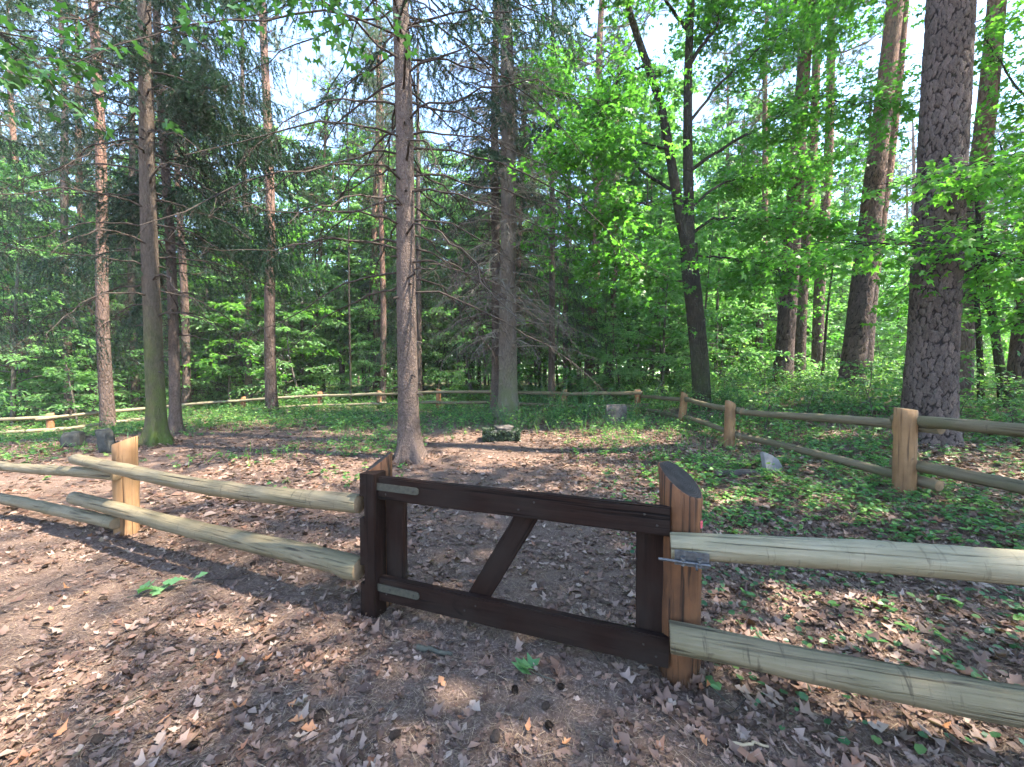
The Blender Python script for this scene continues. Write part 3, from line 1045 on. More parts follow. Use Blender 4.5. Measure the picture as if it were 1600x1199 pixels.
def needle_twig(lb, P, r, n, ln, wd, ang=.9, hang=.0):
    """narrow needle tufts standing off both sides of a twig"""
    t = r.uniform(.02, 1, n)
    idx = t * (len(P) - 1)
    i0 = np.clip(idx.astype(int), 0, len(P) - 2); f = (idx - i0)[:, None]
    Q = P[i0] * (1 - f) + P[i0 + 1] * f
    T = norm(P[i0 + 1] - P[i0])
    R = r.normal(size=(n, 3)); R -= (R * T).sum(-1, keepdims=True) * T
    D = T * .75 + norm(R) * ang
    D[:, 2] -= hang
    tm = (NEED[0] * np.array([1, wd / ln, 1]), NEED[1])
    scatter(lb, tm, Q, D, norm(R) + r.normal(size=(n, 3)) * .3, r.uniform(.7, 1.2, n) * ln)


def spruce_bough(wb, lb, p0, az, L, r, live=1.0, droop=.35, up_end=.25, twig_every=.075, rad=.014, hang=.8, pitch=-.05, nsp=.0085):
    d = np.array([math.cos(az), math.sin(az), pitch])
    n = max(7, int(L / .22))
    P = bpath(p0, d, L, n, droop, .18, r, up_end)
    tube(wb, P, np.linspace(rad, .003, n), 5)
    m = int(L / twig_every)
    for q in range(m):
        s = .12 + .88 * (q + r.random()) / m
        k_ = min(n - 2, int(s * (n - 1)))
        q0 = P[k_] + (P[k_ + 1] - P[k_]) * (s * (n - 1) - k_)
        T = norm(P[k_ + 1] - P[k_])
        sd = np.cross(T, UP) * (1 if q % 2 else -1)
        tl = (.25 + .65 * math.sin(min(1, s * 1.1) * 2.6)) * min(.9, L * .32) * r.uniform(.6, 1.25)
        dd = sd * r.uniform(.25, .8) + T * r.uniform(.2, .6) + np.array([0, 0, -hang * r.uniform(.3, 1.2)])
        TW = bpath(q0, dd, tl, 4, .25, .2, r)
        if live < 1 or q % 3 == 0:
            tube(wb, TW, np.linspace(.006, .0025, 4), 3)
        if r.random() < live:
            needle_twig(lb, TW, r, max(8, int(tl / nsp)), .066, .021)
        elif r.random() < .5 and tl > .12:
            for _ in range(2):
                TT = bpath(TW[r.integers(1, 4)], norm(r.normal(size=3) + np.array([0, 0, -.8])), tl * .55, 3, .2, .2, r)
                tube(wb, TT, [.0035, .0026, .002], 3)
    if live > .4:
        needle_twig(lb, P[n // 4:], r, int(L * 80 * live), .07, .021)
    return P


def dead_branch(r, L, az, pitch, droop, rad=.02, curl=.0, mat='twig_dead', dens=6):
    """one bare drooping spruce branch, base at the origin"""
    wb = MB()
    n = 12
    P = bpath(np.zeros(3), (math.cos(az), math.sin(az), pitch), L, n, droop, .22, r, curl)
    tube(wb, P, np.linspace(rad, .004, n), 6)
    for q in range(int(L * dens)):
        s = r.uniform(.18, 1)
        k_ = min(n - 2, int(s * (n - 1)))
        q0 = P[k_] + (P[k_ + 1] - P[k_]) * (s * (n - 1) - k_)
        T = norm(P[k_ + 1] - P[k_])
        sd = np.cross(T, UP) * r.choice([-1, 1])
        tl = r.uniform(.12, .55) * (1.15 - s * .6)
        TW = bpath(q0, sd * .7 + T * .6 + np.array([0, 0, -r.uniform(0, .9)]), tl, 5, .3, .35, r)
        tube(wb, TW, np.linspace(.006, .0025, 5), 3)
        for _ in range(r.integers(0, 4)):
            TT = bpath(TW[r.integers(1, 5)], norm(r.normal(size=3) + T * .7 + np.array([0, 0, -.4])), tl * r.uniform(.25, .6), 3, .2, .3, r)
            tube(wb, TT, [.0035, .0026, .002], 3)
    return wb.build('dead_branch', [M[mat]], True)


def lean_vec(px0, px1, z):
    """tilt of a trunk seen at column px0 at its base and px1 at the top edge of the photo"""
    Ht = EYE + HOR / FPX * z
    return ((at(px1, z) - at(px0, z)) / Ht, 0, 1)


# ------------------------------------------------------------------ spruce with bare branches, middle of the clearing
EXTRA = {103: (34, (-.85, .6), (4.7, 11.8), 2.2, 3.9), 102: (6, (2.4, 3.6), (3.4, 6.5), 2.0, 3.0)}


def spruce(name_label, px, z, r0, px_top, H, mat, seed, dead_h, dead_n, dead_L, live_h, live_n, live_L, label, flare=.6, group=None, k=36, twig_mat='twig_dead', live=1.0, parts=True, y=None, dens=6):
    x = at(px, z)
    r = np.random.default_rng(seed)
    tr = thing('spruce_tree', label, 'tree', (x, z, gh(x, z)), group)
    tr.rotation_mode = 'QUATERNION'
    tr.rotation_quaternion = Vector((0, 0, 1)).rotation_difference(Vector(lean_vec(px, px_top, z)))
    me, ax, rf = trunk_mesh('trunk', H, r0, mat, seed, k=k, rows=110, flare=flare, flare_h=.38, taper=.7)
    link('trunk', me, tr)
    if dead_n:
        var = [dead_branch(r, dead_L * r.uniform(.55, 1.15), 0.0, r.uniform(-.1, .35), r.uniform(.35, .8), rad=.021, curl=r.uniform(0, .25), mat=twig_mat, dens=dens) for _ in range(10)]
        for i in range(dead_n):
            h = dead_h[0] + (dead_h[1] - dead_h[0]) * (i + r.random()) / dead_n
            az = i * 2.4 + r.uniform(-.5, .5)
            p = ax(np.array([h]))[0] + np.array([math.cos(az), math.sin(az), 0]) * float(rf(h)) * .9
            link('dead_branch', var[i % 10], tr, p, Quaternion((0, 0, 1), az) @ Quaternion((1, 0, 0), r.uniform(-.2, .2)))
        # snapped stubs
        st = MB()
        tube(st, bpath(np.zeros(3), (1, 0, .1), .13, 4, .3, .1, r), [.022, .018, .014, .009], 6)
        sm = st.build('branch_stub', [M[twig_mat]], True)
        for i in range(26):
            h = r.uniform(1.0, dead_h[1]); az = r.uniform(0, 6.28)
            p = ax(np.array([h]))[0] + np.array([math.cos(az), math.sin(az), 0]) * float(rf(h)) * .93
            link('branch_stub', sm, tr, p, Quaternion((0, 0, 1), az))
    if live_n:
        wb, lb = MB(), MB()
        for i in range(live_n):
            f = (i + r.random()) / live_n
            h = live_h[0] + (live_h[1] - live_h[0]) * f
            az = i * 2.4 + r.uniform(-.6, .6)
            L = live_L * (1 - .75 * max(0, (h - live_h[0]) / max(1, H - live_h[0]))) * r.uniform(.7, 1.15)
            top_h = EYE + HOR / FPX * z + 2.0
            spruce_bough(wb, lb, ax(np.array([h]))[0], az, L, r, live, droop=r.uniform(.25, .5), up_end=r.uniform(.1, .3), twig_every=.075 if h < top_h else .16, nsp=.0085 if h < top_h else .016)
        hs_ = np.linspace(min(live_h[0], 3.3) - .1, live_h[1], 16)
        tube(wb, ax(hs_), .02, 6)
        if seed in EXTRA:
            ne, azr, hr, l0, l1 = EXTRA[seed]
            for i in range(ne):
                spruce_bough(wb, lb, ax(np.array([r.uniform(*hr)]))[0], r.uniform(*azr), r.uniform(l0, l1), r, 1.0, droop=r.uniform(.2, .5), up_end=r.uniform(.05, .25), hang=1.5, twig_every=.055)
        cw = wb.build('crown_wood', [M['twig_dead']], True)
        cl = lb.build('crown', [M['needle_spruce']])
        c = link('crown', cl, tr)
        link('boughs', cw, c)
    return tr


spruce('', 640, 7.3, .185, 624, 23, 'bark_spruce', 101, (3.0, 9.6), 66, 3.5, (7.5, 22.5), 66, 3.1,
       'tall spruce with bare drooping dead branches standing just behind the gate', flare=.95, k=60)
spruce('', 244, 8.8, .168, 234, 22, 'bark_spruce_moss', 102, (2.8, 9.5), 44, 3.0, (7.0, 21.5), 58, 3.0,
       'spruce with a green mossy trunk foot and spreading roots', flare=.9, k=60)
spruce('', 273, 10.4, .125, 262, 19, 'bark_spruce', 103, (2.5, 8), 26, 2.0, (4.2, 18), 66, 2.3,
       'slim dark spruce close behind the mossy-footed spruce', k=28)
spruce('', 795, 13.2, .31, 790, 26, 'bark_spruce_pale', 104, (2.3, 12), 160, 2.5, (7.6, 25.5), 72, 3.2,
       'thick pale spruce with a pale mossy foot and hanging dead twigs near the back fence', flare=.8, k=40, twig_mat='twig_pale', dens=14)
spruce('', 775, 14.4, .19, 776, 24, 'bark_spruce', 105, (2.5, 12), 120, 2.6, (4.5, 23.5), 60, 2.6,
       'darker spruce close behind the thick pale spruce', k=26, dens=14)

# live spruces, two kinds with their own boughs
spruceA = None
LIVE_SPR = [
    (-75, 9.8, 1, 'dark spruce with low drooping boughs beyond the left fence rails'),
    (862, 17.5, 1, 'dark spruce behind the back fence right of the spruce pair'),
    (600, 25.0, 1, None), (108, 17.0, 1, None), (212, 19.5, 1, None), (388, 21.0, 1, None), (655, 21.5, 1, None), (330, 31.0, 0, None), (455, 36.0, 0, None)]


def live_spruce_template(seed, H, r0, h0, nb, L):
    r = np.random.default_rng(seed)
    me, ax, rf = trunk_mesh('trunk', H, r0, 'bark_spruce', seed, k=18, rows=70, flare=.5)
    wb, lb = MB(), MB()
    tube(wb, ax(np.linspace(h0 - .1, H - .3, 16)), .02, 6)
    for i in range(nb):
        f = ((i + r.random()) / nb) ** 1.1
        h = h0 + (H - .4 - h0) * f
        az = i * 2.4 + r.uniform(-.6, .6)
        Lb = (L * (1 - .85 * f) + .25) * r.uniform(.6, 1.15)
        if f < .18 and r.random() < .5:
            spruce_bough(wb, lb, ax(np.array([h]))[0], az, Lb, r, .15, droop=.45, up_end=.1)
        else:
            spruce_bough(wb, lb, ax(np.array([h]))[0], az, Lb, r, 1.0, droop=r.uniform(.25, .5), up_end=r.uniform(.1, .35), hang=1.1, twig_every=.085, nsp=.012)
    root = thing('spruce_tree', 'dark spruce', 'tree')
    link('trunk', me, root)
    c = link('crown', lb.build('crown', [M['needle_spruce']]), root)
    link('boughs', wb.build('boughs', [M['twig_dead']], True), c)
    return root


lsp = [live_spruce_template(201, 19, .15, 2.0, 110, 3.4), live_spruce_template(202, 22, .17, 3.2, 115, 3.3)]
used = set()


def place(tmpl_list, idx, loc, **kw):
    src = tmpl_list[idx]
    key = id(src)
    if key in used:
        return copy_tree(src, loc, **kw)
    used.add(key)
    src.location = loc
    q = Quaternion((0, 0, 1), kw.get('rz', 0))
    if kw.get('tilt') is not None:
        q = Vector((0, 0, 1)).rotation_difference(Vector(kw['tilt'])) @ q
    src.rotation_mode = 'QUATERNION'; src.rotation_quaternion = q
    s_ = kw.get('s', 1.0); src.scale = (s_, s_, s_)
    if kw.get('label'): src['label'] = kw['label']
    if kw.get('group'): src['group'] = kw['group']
    return src


for px, z, v, lab in LIVE_SPR:
    x = at(px, z)
    place(lsp, v, (x, z, gh(x, z)), rz=rng.uniform(0, 6.28), s=rng.uniform(.9, 1.1),
          label=lab or 'dark green spruce among the leafy trees far beyond the back fence',
          **({} if lab else {'group': 'spruces in the far wood'}))
# first user of each template may have kept no group: make sure labelled ones carry none
for o in list(COL.objects):
    if o.name.startswith('spruce_tree') and 'far beyond' not in o['label'] and 'group' in o: del o['group']


# ------------------------------------------------------------------ pines
def pine_crown(seed, H, h0, nb, L):
    r = np.random.default_rng(seed)
    wb, lb = MB(), MB()
    for i in range(nb):
        f = (i + r.random()) / nb
        h = h0 + (H - h0) * f
        az = i * 2.4 + r.uniform(-.7, .7)
        Lb = L * (1.0 - .7 * f ** 2) * r.uniform(.5, 1.15)
        P = bpath(np.array([0, 0, h]), (math.cos(az), math.sin(az), r.uniform(.0, .6)), Lb, 9, .12, .5, r, .15)
        tube(wb, P, np.linspace(.045, .008, 9), 5)
        for q in range(int(14 + Lb * 6)):
            s = r.uniform(.3, 1)
            k_ = min(7, int(s * 8))
            q0 = P[k_] + (P[k_ + 1] - P[k_]) * (s * 8 - k_)
            TW = bpath(q0, norm(r.normal(size=3) + np.array([0, 0, .35])), r.uniform(.25, .8), 4, .0, .3, r)
            tube(wb, TW, [.008, .006, .005, .003], 3)
            needle_twig(lb, TW[1:], r, 52, .16, .016, ang=.9)
    tt = np.linspace(h0 - 6.2, H - .2, 12)
    tube(wb, np.stack([0 * tt, 0 * tt, tt], 1), np.linspace(.06, .015, 12), 6)
    # a few bare snags below the crown
    for i in range(7):
        h = h0 - r.uniform(.5, 6); az = r.uniform(0, 6.28)
        P = bpath(np.array([0, 0, h]), (math.cos(az), math.sin(az), r.uniform(-.2, .4)), r.uniform(.5, 1.9), 7, .1, .5, r)
        tube(wb, P, np.linspace(.02, .005, 7), 4)
    return wb.build('limbs', [M['bark_pine']], True), lb.build('crown', [M['needle_pine']])


def pine_template(seed, H, r0, h0, plated=False):
    root = thing('pine_tree', 'pine', 'tree')
    if plated:
        me = plated_trunk('trunk', H, r0, 'bark_pine_plated', seed, k=64, dz=.06, ztop=8.0, pw=.11, ph_=.24, depth=.024, taper=.55)
    else:
        me, _, _ = trunk_mesh('trunk', H, r0, 'bark_pine', seed, k=16, rows=60, flare=.35, taper=.6, lump=.015, bend=.08)
    link('trunk', me, root)
    w, l = pine_crown(seed, H, h0, 26, 3.0)
    c = link('crown', l, root)
    link('limbs', w, c)
    return root


M['bark_pine_plated'] = make_bark('bark_pine_plated', (.10, .073, .062), (.26, .145, .10), 4, 9, (.045, .032, .028), (16, 16, 6), bdist=.012, crack_attr=True)
pt = [pine_template(301, 23, .20, 14, False), pine_template(302, 25, .22, 15.5, False), pine_template(303, 24, .27, 13.5, True), pine_template(304, 21, .18, 11, False)]

NAMED_PINES = [  # px base, distance, px at top edge, radius, template, label
    (1222, 14.5, 1256, .30, 2, 'pine leaning slightly right beside the two-stemmed maple beyond the right fence'),
    (1249, 16.5, 1268, .21, 1, 'slimmer pine squeezed between two trunks beyond the right fence'),
    (1277, 17.5, 1290, .23, 0, 'grey pine behind a crooked sapling stem beyond the right fence'),
    (1328, 12.8, 1392, .32, 2, 'thick dark leaning pine of the close pair left of the big plated pine'),
    (1349, 14.6, 1400, .23, 1, 'thinner pine right behind the thick dark leaning pine'),
    (1500, 10.5, 1535, .23, 1, 'pine mostly hidden behind the big plated pine'),
    (1592, 10.0, 1640, .24, 2, 'pine leaning right on the slope by the sunlit grass'),
    (424, 16.6, 421, .22, 1, 'straight tall grey-red pine rising behind the back fence left of the clearing'),
    (168, 14.6, 158, .205, 0, 'thick pinkish pine standing behind the left fence'),
    (140, 19.5, 132, .19, 3, 'slender red-barked pine beside the thick pinkish pine'),
    (291, 19.0, 283, .18, 3, 'reddish pine seen behind the slim dark spruce'),
    (484, 26.0, 530, .17, 3, 'thin reddish pine leaning right far behind the back fence'),
    (921, 21.0, 940, .29, 1, 'pale broad pine trunk beyond the back fence right of the spruce pair'),
    (884, 23.0, 888, .17, 3, 'slim dark pine beyond the back fence left of the pale broad pine'),
    (42, 22.0, 30, .2, 0, 'reddish pine behind the low-boughed dark spruce'),
]
BASE_R = [.20, .22, .27, .18]
for px, z, pxt, rad, v, lab in NAMED_PINES:
    x = at(px, z)
    o = place(pt, v, (x, z, gh(x, z) - .05), tilt=lean_vec(px, pxt, z), rz=rng.uniform(0, 6.28), s=1.0, label=lab)
    k_ = rad / BASE_R[v]
    o.scale = (k_, k_, 1.0 if k_ > .9 else .95)
    if 'group' in o: del o['group']

# the big pine
z = 6.5
x = at(1451, z)
bpn = thing('pine_tree', 'big pine with deeply plated bark behind the right fence post', 'tree', (x, z, gh(x, z)))
bpn.rotation_mode = 'QUATERNION'
bpn.rotation_quaternion = Vector((0, 0, 1)).rotation_difference(Vector(lean_vec(1449, 1470, z)))
link('trunk', plated_trunk('trunk', 27, .305, 'bark_big_pine', 400, taper=.36, k=190, dz=.023, pw=.082, ph_=.235, depth=.024, edge=.015, gap=.0042), bpn)
w, l = pine_crown(401, 27, 15, 34, 4.4)
c = link('crown', l, bpn); link('limbs', w, c)

# background pines
n_far = 0
pos = []
tries = 0
rr = np.random.default_rng(77)
while n_far < 72 and tries < 4000:
    tries += 1
    z = rr.uniform(20, 62)
    px = rr.uniform(-40, 1640)
    if px > 1380 and z < 30: continue
    if px < 560 and rr.random() < .55: continue
    x = at(px, z)
    if any((x - a) ** 2 + (z - b) ** 2 < 6 for a, b in pos): continue
    pos.append((x, z))
    sc_ = rr.uniform(.75, 1.05)
    v = int(rr.integers(0, 4))
    lab = ('slim ' if sc_ < .85 else 'stout ' if sc_ > .97 else '') + ['reddish', 'grey-red', 'rough-barked', 'thin'][v] + ' pine deep in the wood ' + ('behind the mossy-footed spruce' if px < 400 else 'behind the tall bare spruce' if px < 700 else 'behind the spruce pair' if px < 1000 else 'behind the two-stemmed maple' if px < 1300 else 'behind the big plated pine')
    o = place(pt, v, (x, z, gh(x, z) - .1), tilt=(rr.normal() * .025, rr.normal() * .02, 1), rz=rr.uniform(0, 6.28), s=sc_, label=lab,
              group=lab.replace(' pine ', ' pines '))
    n_far += 1


# ------------------------------------------------------------------ two-stemmed maple beyond the right fence
def maple():
    z = 11.6
    x0 = at(1098, z); zb = gh(x0, z)
    tr = thing('maple_tree', 'two-stemmed maple with a mossy leaning trunk and bright green leaves', 'tree', (x0, z, zb))
    r = np.random.default_rng(500)

    def W(px, py, dz=0.0):
        zz = z + dz
        return np.array([at(px, zz) - x0, dz, hz(py, zz) - zb])

    def smooth(pts, n):
        pts = np.array(pts); t = np.linspace(0, len(pts) - 1, n)
        out = np.stack([np.interp(t, np.arange(len(pts)), pts[:, a]) for a in range(3)], 1)
        for _ in range(3):
            out[1:-1] = (out[:-2] + 2 * out[1:-1] + out[2:]) / 4
        return out
    mb = MB()
    base = [np.array([0.02, 0, -.25]), np.array([0, 0, .05]), W(1093, 560), W(1084, 480), W(1076, 420), W(1074, 385)]
    P = smooth(base, 26)
    R = np.interp(np.linspace(0, 1, 26), [0, .08, .2, .6, 1], [.38, .31, .25, .235, .235])
    tube(mb, P, R, 26)
    right = smooth([W(1074, 400), W(1074, 340), W(1071, 250), W(1070, 120), W(1074, 0), W(1080, -150), W(1088, -330)], 30)
    tube(mb, right, np.linspace(.165, .06, 30), 22)
    left = smooth([W(1076, 410), W(1062, 350), W(1046, 260), W(1030, 170), W(1000, 90), W(975, 20), W(950, -120), W(940, -260)], 30)
    tube(mb, left, np.linspace(.155, .055, 30), 22)
    link('trunk', mb.build('trunk', [M['bark_maple']], True), tr)
    limbs = [
        ([W(1071, 275), W(1095, 256), W(1130, 228), W(1185, 207), W(1228, 178, -.6), W(1255, 155, -.8), W(1290, 160, -1), W(1318, 172, -1), W(1350, 163, -1.2), W(1372, 172, -1.3)], .055),
        ([W(1074, 372), W(1108, 342), W(1140, 345, -.6), W(1175, 348, -.9), W(1215, 342, -1.2), W(1260, 345, -1.5), W(1300, 352, -1.8)], .05),
        ([W(1072, 112), W(1092, 78), W(1112, 60), W(1122, 30, .3), W(1130, -30, .5), W(1145, -120, .8)], .06),
        ([W(1046, 240), W(1020, 232, -.5), W(985, 225, -.9), W(940, 225, -1.3), W(905, 232, -1.7), W(860, 250, -2.0)], .04),
        ([W(1046, 322), W(1020, 318, -.3), W(985, 325, -.6), W(945, 342, -.8), W(912, 346, -1)], .032),
        ([W(1008, 110), W(990, 120, -.3), W(968, 125, -.5), W(950, 160, -.8), W(930, 195, -1)], .04),
        ([W(1076, 440), W(1045, 442, -.4), W(1010, 430, -.7), W(975, 410, -1), W(945, 395, -1.3)], .035),
        ([W(1070, 60), W(1040, 20, -.3), W(1010, -20, -.8), W(960, -60, -1.2), W(900, -40, -1.6)], .05),
        ([W(1071, 200), W(1110, 150, .8), W(1165, 95, 1.4), W(1210, 60, 1.8), W(1270, 45, 2.0), W(1330, 60, 2.2)], .05),
        ([W(1072, 10), W(1130, -40, -.6), W(1200, -60, -1.2), W(1280, -50, -1.8), W(1360, -20, -2.2)], .05),
        ([W(1045, 300), W(1000, 270, .8), W(940, 200, 1.5), W(880, 150, 2), W(830, 110, 2.4)], .05),
        ([W(1074, 330), W(1120, 290, 1.2), W(1180, 280, 2), W(1240, 270, 2.6), W(1310, 250, 3.0)], .045),
        ([W(1074, 400), W(1130, 405, -.8), W(1190, 418, -1.6), W(1240, 430, -2.2)], .032),
        ([W(960, -60), W(900, -150, 1), W(850, -200, 1.5)], .04),
        ([W(1080, -150), W(1180, -220, .5), W(1260, -240, 1)], .04),
        ([W(1080, -200), W(1010, -280, -1), W(950, -300, -2)], .04)]
    wb, lb = MB(), MB()
    for i, (pts, rad) in enumerate(limbs):
        P = smooth(pts, 22)
        P[3:] += r.normal(size=(19, 3)) * .025
        b = MB()
        tube(b, P, np.linspace(rad, .008, 22), 8)
        link('limb', b.build('limb', [M['bark_maple']], True), tr)
        L = np.linalg.norm(np.diff(P, axis=0), axis=1).sum()
        for q in range(int(15 + L * 8.5)):
            s = r.uniform(.3, 1.0)
            k_ = min(20, int(s * 21))
            d = r.normal(size=3); d[2] = d[2] * .35 + .12
            T = norm(P[k_ + 1] - P[k_])
            TW = bpath(P[k_], norm(d + T * .5), r.uniform(.5, 1.9), 7, .2, .3, r)
            tube(wb, TW, np.linspace(.009, .003, 7), 3)
            for _ in range(3):
                k2 = r.integers(1, 7)
                d2 = norm(r.normal(size=3) * np.array([1, 1, .3]) + norm(TW[-1] - TW[0]))
                T2 = bpath(TW[k2], d2, r.uniform(.25, .6), 4, .25, .3, r)
                leafy_spray(lb, wb, T2, r, 9, .155, MAPLE, spread=.9, flat=.5, twr=.003)
            leafy_spray(lb, None, TW, r, 10, .155, MAPLE, spread=.9, flat=.5)
    c = link('crown', lb.build('crown', [M['leaf_bright']]), tr)
    link('twigs', wb.build('twigs', [M['bark_maple']], True), c)


maple()


# ------------------------------------------------------------------ broadleaf trees whose boughs reach into view, and maples added for shade
def bough_tree(x, y, H, r0, limbs, seed, label, mat, leaf=.13, dens=1.0, top=True, tip=3):
    """maple with trunk at (x, y); limbs: lists of world points"""
    r = np.random.default_rng(seed)
    zb = gh(x, y)
    tr = thing('maple_tree', label, 'tree', (x, y, zb))
    me, ax, rf = trunk_mesh('trunk', H, r0, 'bark_maple', seed, k=22, rows=60, flare=.5)
    link('trunk', me, tr)
    wb, lb = MB(), MB()
    B = np.array([x, y, zb])
    allL = [(np.array(p) - B, .05) for p in limbs]
    tube(wb, ax(np.linspace(1, H - .3, 14)), .02, 6)
    if top:
        for i in range(26):
            h = r.uniform(.42, 1) * H; az = i * 2.4 + r.uniform(-.4, .4)
            L = r.uniform(2, 4.2) * (1.15 - .6 * h / H)
            d = np.array([math.cos(az), math.sin(az), r.uniform(.1, .7)])
            allL.append((bpath(ax(np.array([h]))[0], d, L, 8, .15, .3, r), .048 if limbs else .05))
    for pts, rad in allL:
        t = np.linspace(0, len(pts) - 1, 18)
        P = np.stack([np.interp(t, np.arange(len(pts)), pts[:, a]) for a in range(3)], 1)
        for _ in range(3): P[1:-1] = (P[:-2] + 2 * P[1:-1] + P[2:]) / 4
        P[2:] += r.normal(size=(16, 3)) * .02
        tube(wb, P, .004, 3)
        b = MB(); tube(b, P, np.linspace(rad, .006, 18), 7)
        link('limb', b.build('limb', [M['bark_maple']], True), tr)
        L = np.linalg.norm(np.diff(P, axis=0), axis=1).sum()
        for q in range(int((8 + L * 5) * (dens if rad > .049 else dens * .5))):
            k_ = r.integers(tip, 17)
            d = r.normal(size=3); d[2] = d[2] * .3
            TW = bpath(P[k_], norm(d + norm(P[k_ + 1] - P[k_]) * .6), r.uniform(.4, 1.4), 6, .25, .3, r)
            tube(wb, TW, np.linspace(.008, .003, 6), 4)
            leafy_spray(lb, None, TW, r, 12, leaf, MAPLE, spread=.9, flat=.5)
            for _ in range(2):
                T2 = bpath(TW[r.integers(1, 6)], norm(r.normal(size=3) * np.array([1, 1, .3])), r.uniform(.2, .5), 4, .25, .3, r)
                leafy_spray(lb, wb, T2, r, 9, leaf, MAPLE, spread=.9, flat=.5, twr=.003)
    c = link('crown', lb.build('crown', [M[mat]]), tr)
    link('twigs', wb.build('twigs', [M['bark_maple']], True), c)
    return tr


def wp(px, py, z): return (at(px, z), z, hz(py, z))


bough_tree(11.2, 5.6, 15, .17, [
    [(11.2, 5.6, 3.2), wp(1640, 430, 6.3), wp(1560, 400, 6.0), wp(1480, 375, 5.8), wp(1400, 380, 5.9), wp(1310, 388, 6.2)],
    [(11.2, 5.6, 4.0), wp(1680, 330, 6.2), wp(1600, 270, 6.2), wp(1520, 262, 5.9), wp(1440, 285, 5.7)],
    [(11.2, 5.6, 5.0), wp(1700, 250, 7.5), wp(1620, 180, 8), wp(1560, 130, 8.5), wp(1520, 60, 9)],
    [(11.2, 5.6, 4.4), wp(1700, 350, 7.4), wp(1620, 300, 8.2), wp(1560, 240, 9), wp(1530, 200, 9.6)],
    [(11.2, 5.6, 3.0), wp(1680, 470, 6.6), wp(1620, 480, 6.8), wp(1570, 500, 7.2)],
    [(11.2, 5.6, 3.6), wp(1690, 400, 8), wp(1600, 360, 9), wp(1520, 350, 10)],
], 601, 'leafy maple on the right slope whose boughs hang across the big plated pine', 'leaf_bright')
bough_tree(-10.2, 1.0, 16, .16, [
    [(-10.2, 1.0, 4.0), (-6.4, 3.0, 4.5), (-5.4, 3.3, 4.8), (-4.7, 3.4, 4.7), (-4.3, 3.5, 4.4)],
    [(-10.2, 1.0, 5.5), (-6.0, 3.2, 6.2), (-3.8, 3.8, 6.1), (-2.4, 4.1, 5.75), (-1.75, 4.2, 5.35)],
], 602, 'maple left of the fence with dark leafy twigs hanging over the clearing', 'leaf_dark', dens=.13, tip=14)

shade = bough_tree(13.0, 1.2, 17, .2, [], 603, 'full-crowned maple shading the ground right of the gate', 'leaf_bright', leaf=.17, dens=.42)  # off-frame maple, copied below, put in to block the sun
for i, (x, y, rz_) in enumerate([(9.2, -1.8, 1.3), (17.5, 5.2, 2.6), (14.6, 8.8, 4.1), (18.5, 0.5, 5.0), (8.6, 1.4, 3.3)]):
    copy_tree(shade, (x, y, gh(x, y)), rz=rz_, s=1.0 + .06 * i, label=['full-crowned maple standing off the path right of the gate', 'full-crowned maple up the right slope beyond the leafy boughs',
              'full-crowned maple on the slope near the sunlit grass', 'full-crowned maple farthest up the right slope', 'full-crowned maple outside the corner of the right fence'][i])

# thin leaning double stem by the big pine
def leaner(px0, px1, py1, z, r0, label, seed):
    x0 = at(px0, z); zb = gh(x0, z)
    tr = thing('young_maple', label, 'tree', (x0, z, zb))
    r = np.random.default_rng(seed)
    mb, wb, lb = MB(), MB(), MB()
    e = np.array([at(px1, z) - x0, 0, hz(py1, z) - zb])
    t = np.linspace(-.05, 1.5, 22)[:, None]
    P = e * t + np.stack([np.sin(t[:, 0] * 4 + seed) * .05 * np.clip(t[:, 0], 0, 1), np.zeros(22), np.zeros(22)], 1)
    tube(mb, P, np.linspace(r0 * 1.15, r0 * .35, 22), 12)
    for i in range(16):
        k_ = r.integers(9, 21); az = r.uniform(0, 6.28)
        B = bpath(P[k_], (math.cos(az), math.sin(az), .3), r.uniform(.6, 1.8), 6, .2, .3, r)
        tube(wb, B, np.linspace(.014, .004, 6), 4)
        for _ in range(4):
            leafy_spray(lb, wb, bpath(B[r.integers(1, 6)], norm(r.normal(size=3) * np.array([1, 1, .3])), r.uniform(.3, .7), 4, .2, .3, r), r, 9, .13, MAPLE, spread=.9)
    link('trunk', mb.build('trunk', [M['bark_maple']], True), tr)
    c = link('crown', lb.build('crown', [M['leaf_bright']]), tr)
    link('twigs', wb.build('twigs', [M['bark_maple']], True), c)


leaner(1571, 1533, 400, 9.0, .085, 'thin dark stem leaning left beside the big plated pine', 7)
leaner(1534, 1522, 400, 9.3, .06, 'thinner upright stem crossing the leaning thin dark stem', 8)
leaner(1284, 1296, 430, 15.5, .05, 'crooked thin sapling stem in front of the grey pine trunk', 9)
leaner(548, 546, 300, 19.5, .055, 'thin pale sapling beyond the back fence near the tall bare spruce', 10)

# ------------------------------------------------------------------ leafy understorey: six kinds, copied
ut = []
KINDS = [(7.5, 4200, .14, .10, .30, 24, 'leaf_under', 'slender leafy'), (6.0, 3600, .14, .06, .34, 22, 'leaf_under', 'bushy'),
         (10.0, 5600, .155, .12, .26, 30, 'leaf_under', 'tall narrow'), (4.2, 2600, .125, .04, .42, 18, 'leaf_under', 'low spreading'),
         (8.0, 4600, .15, .12, .32, 26, 'leaf_bright', 'bright green'), (15.0, 8500, .185, .18, .24, 36, 'leaf_under', 'high-crowned'),
         (13.0, 7600, .18, .12, .26, 34, 'leaf_under', 'full-crowned')]
for i, (H, n, sz, c0, sp, nb, mat, kd) in enumerate(KINDS):
    root = thing('young_broadleaf_tree', 'young tree', 'tree')
    w, l = broadleaf('young', H, .03 + H * .005, 700 + i, n, sz, c0, sp, nb=nb, mat=mat, twigs=7)
    link('trunk', w, root); link('crown', l, root)
    ut.append(root)
rr = np.random.default_rng(88)
cnt = 0; tries = 0; pos = []
TARGET = 290
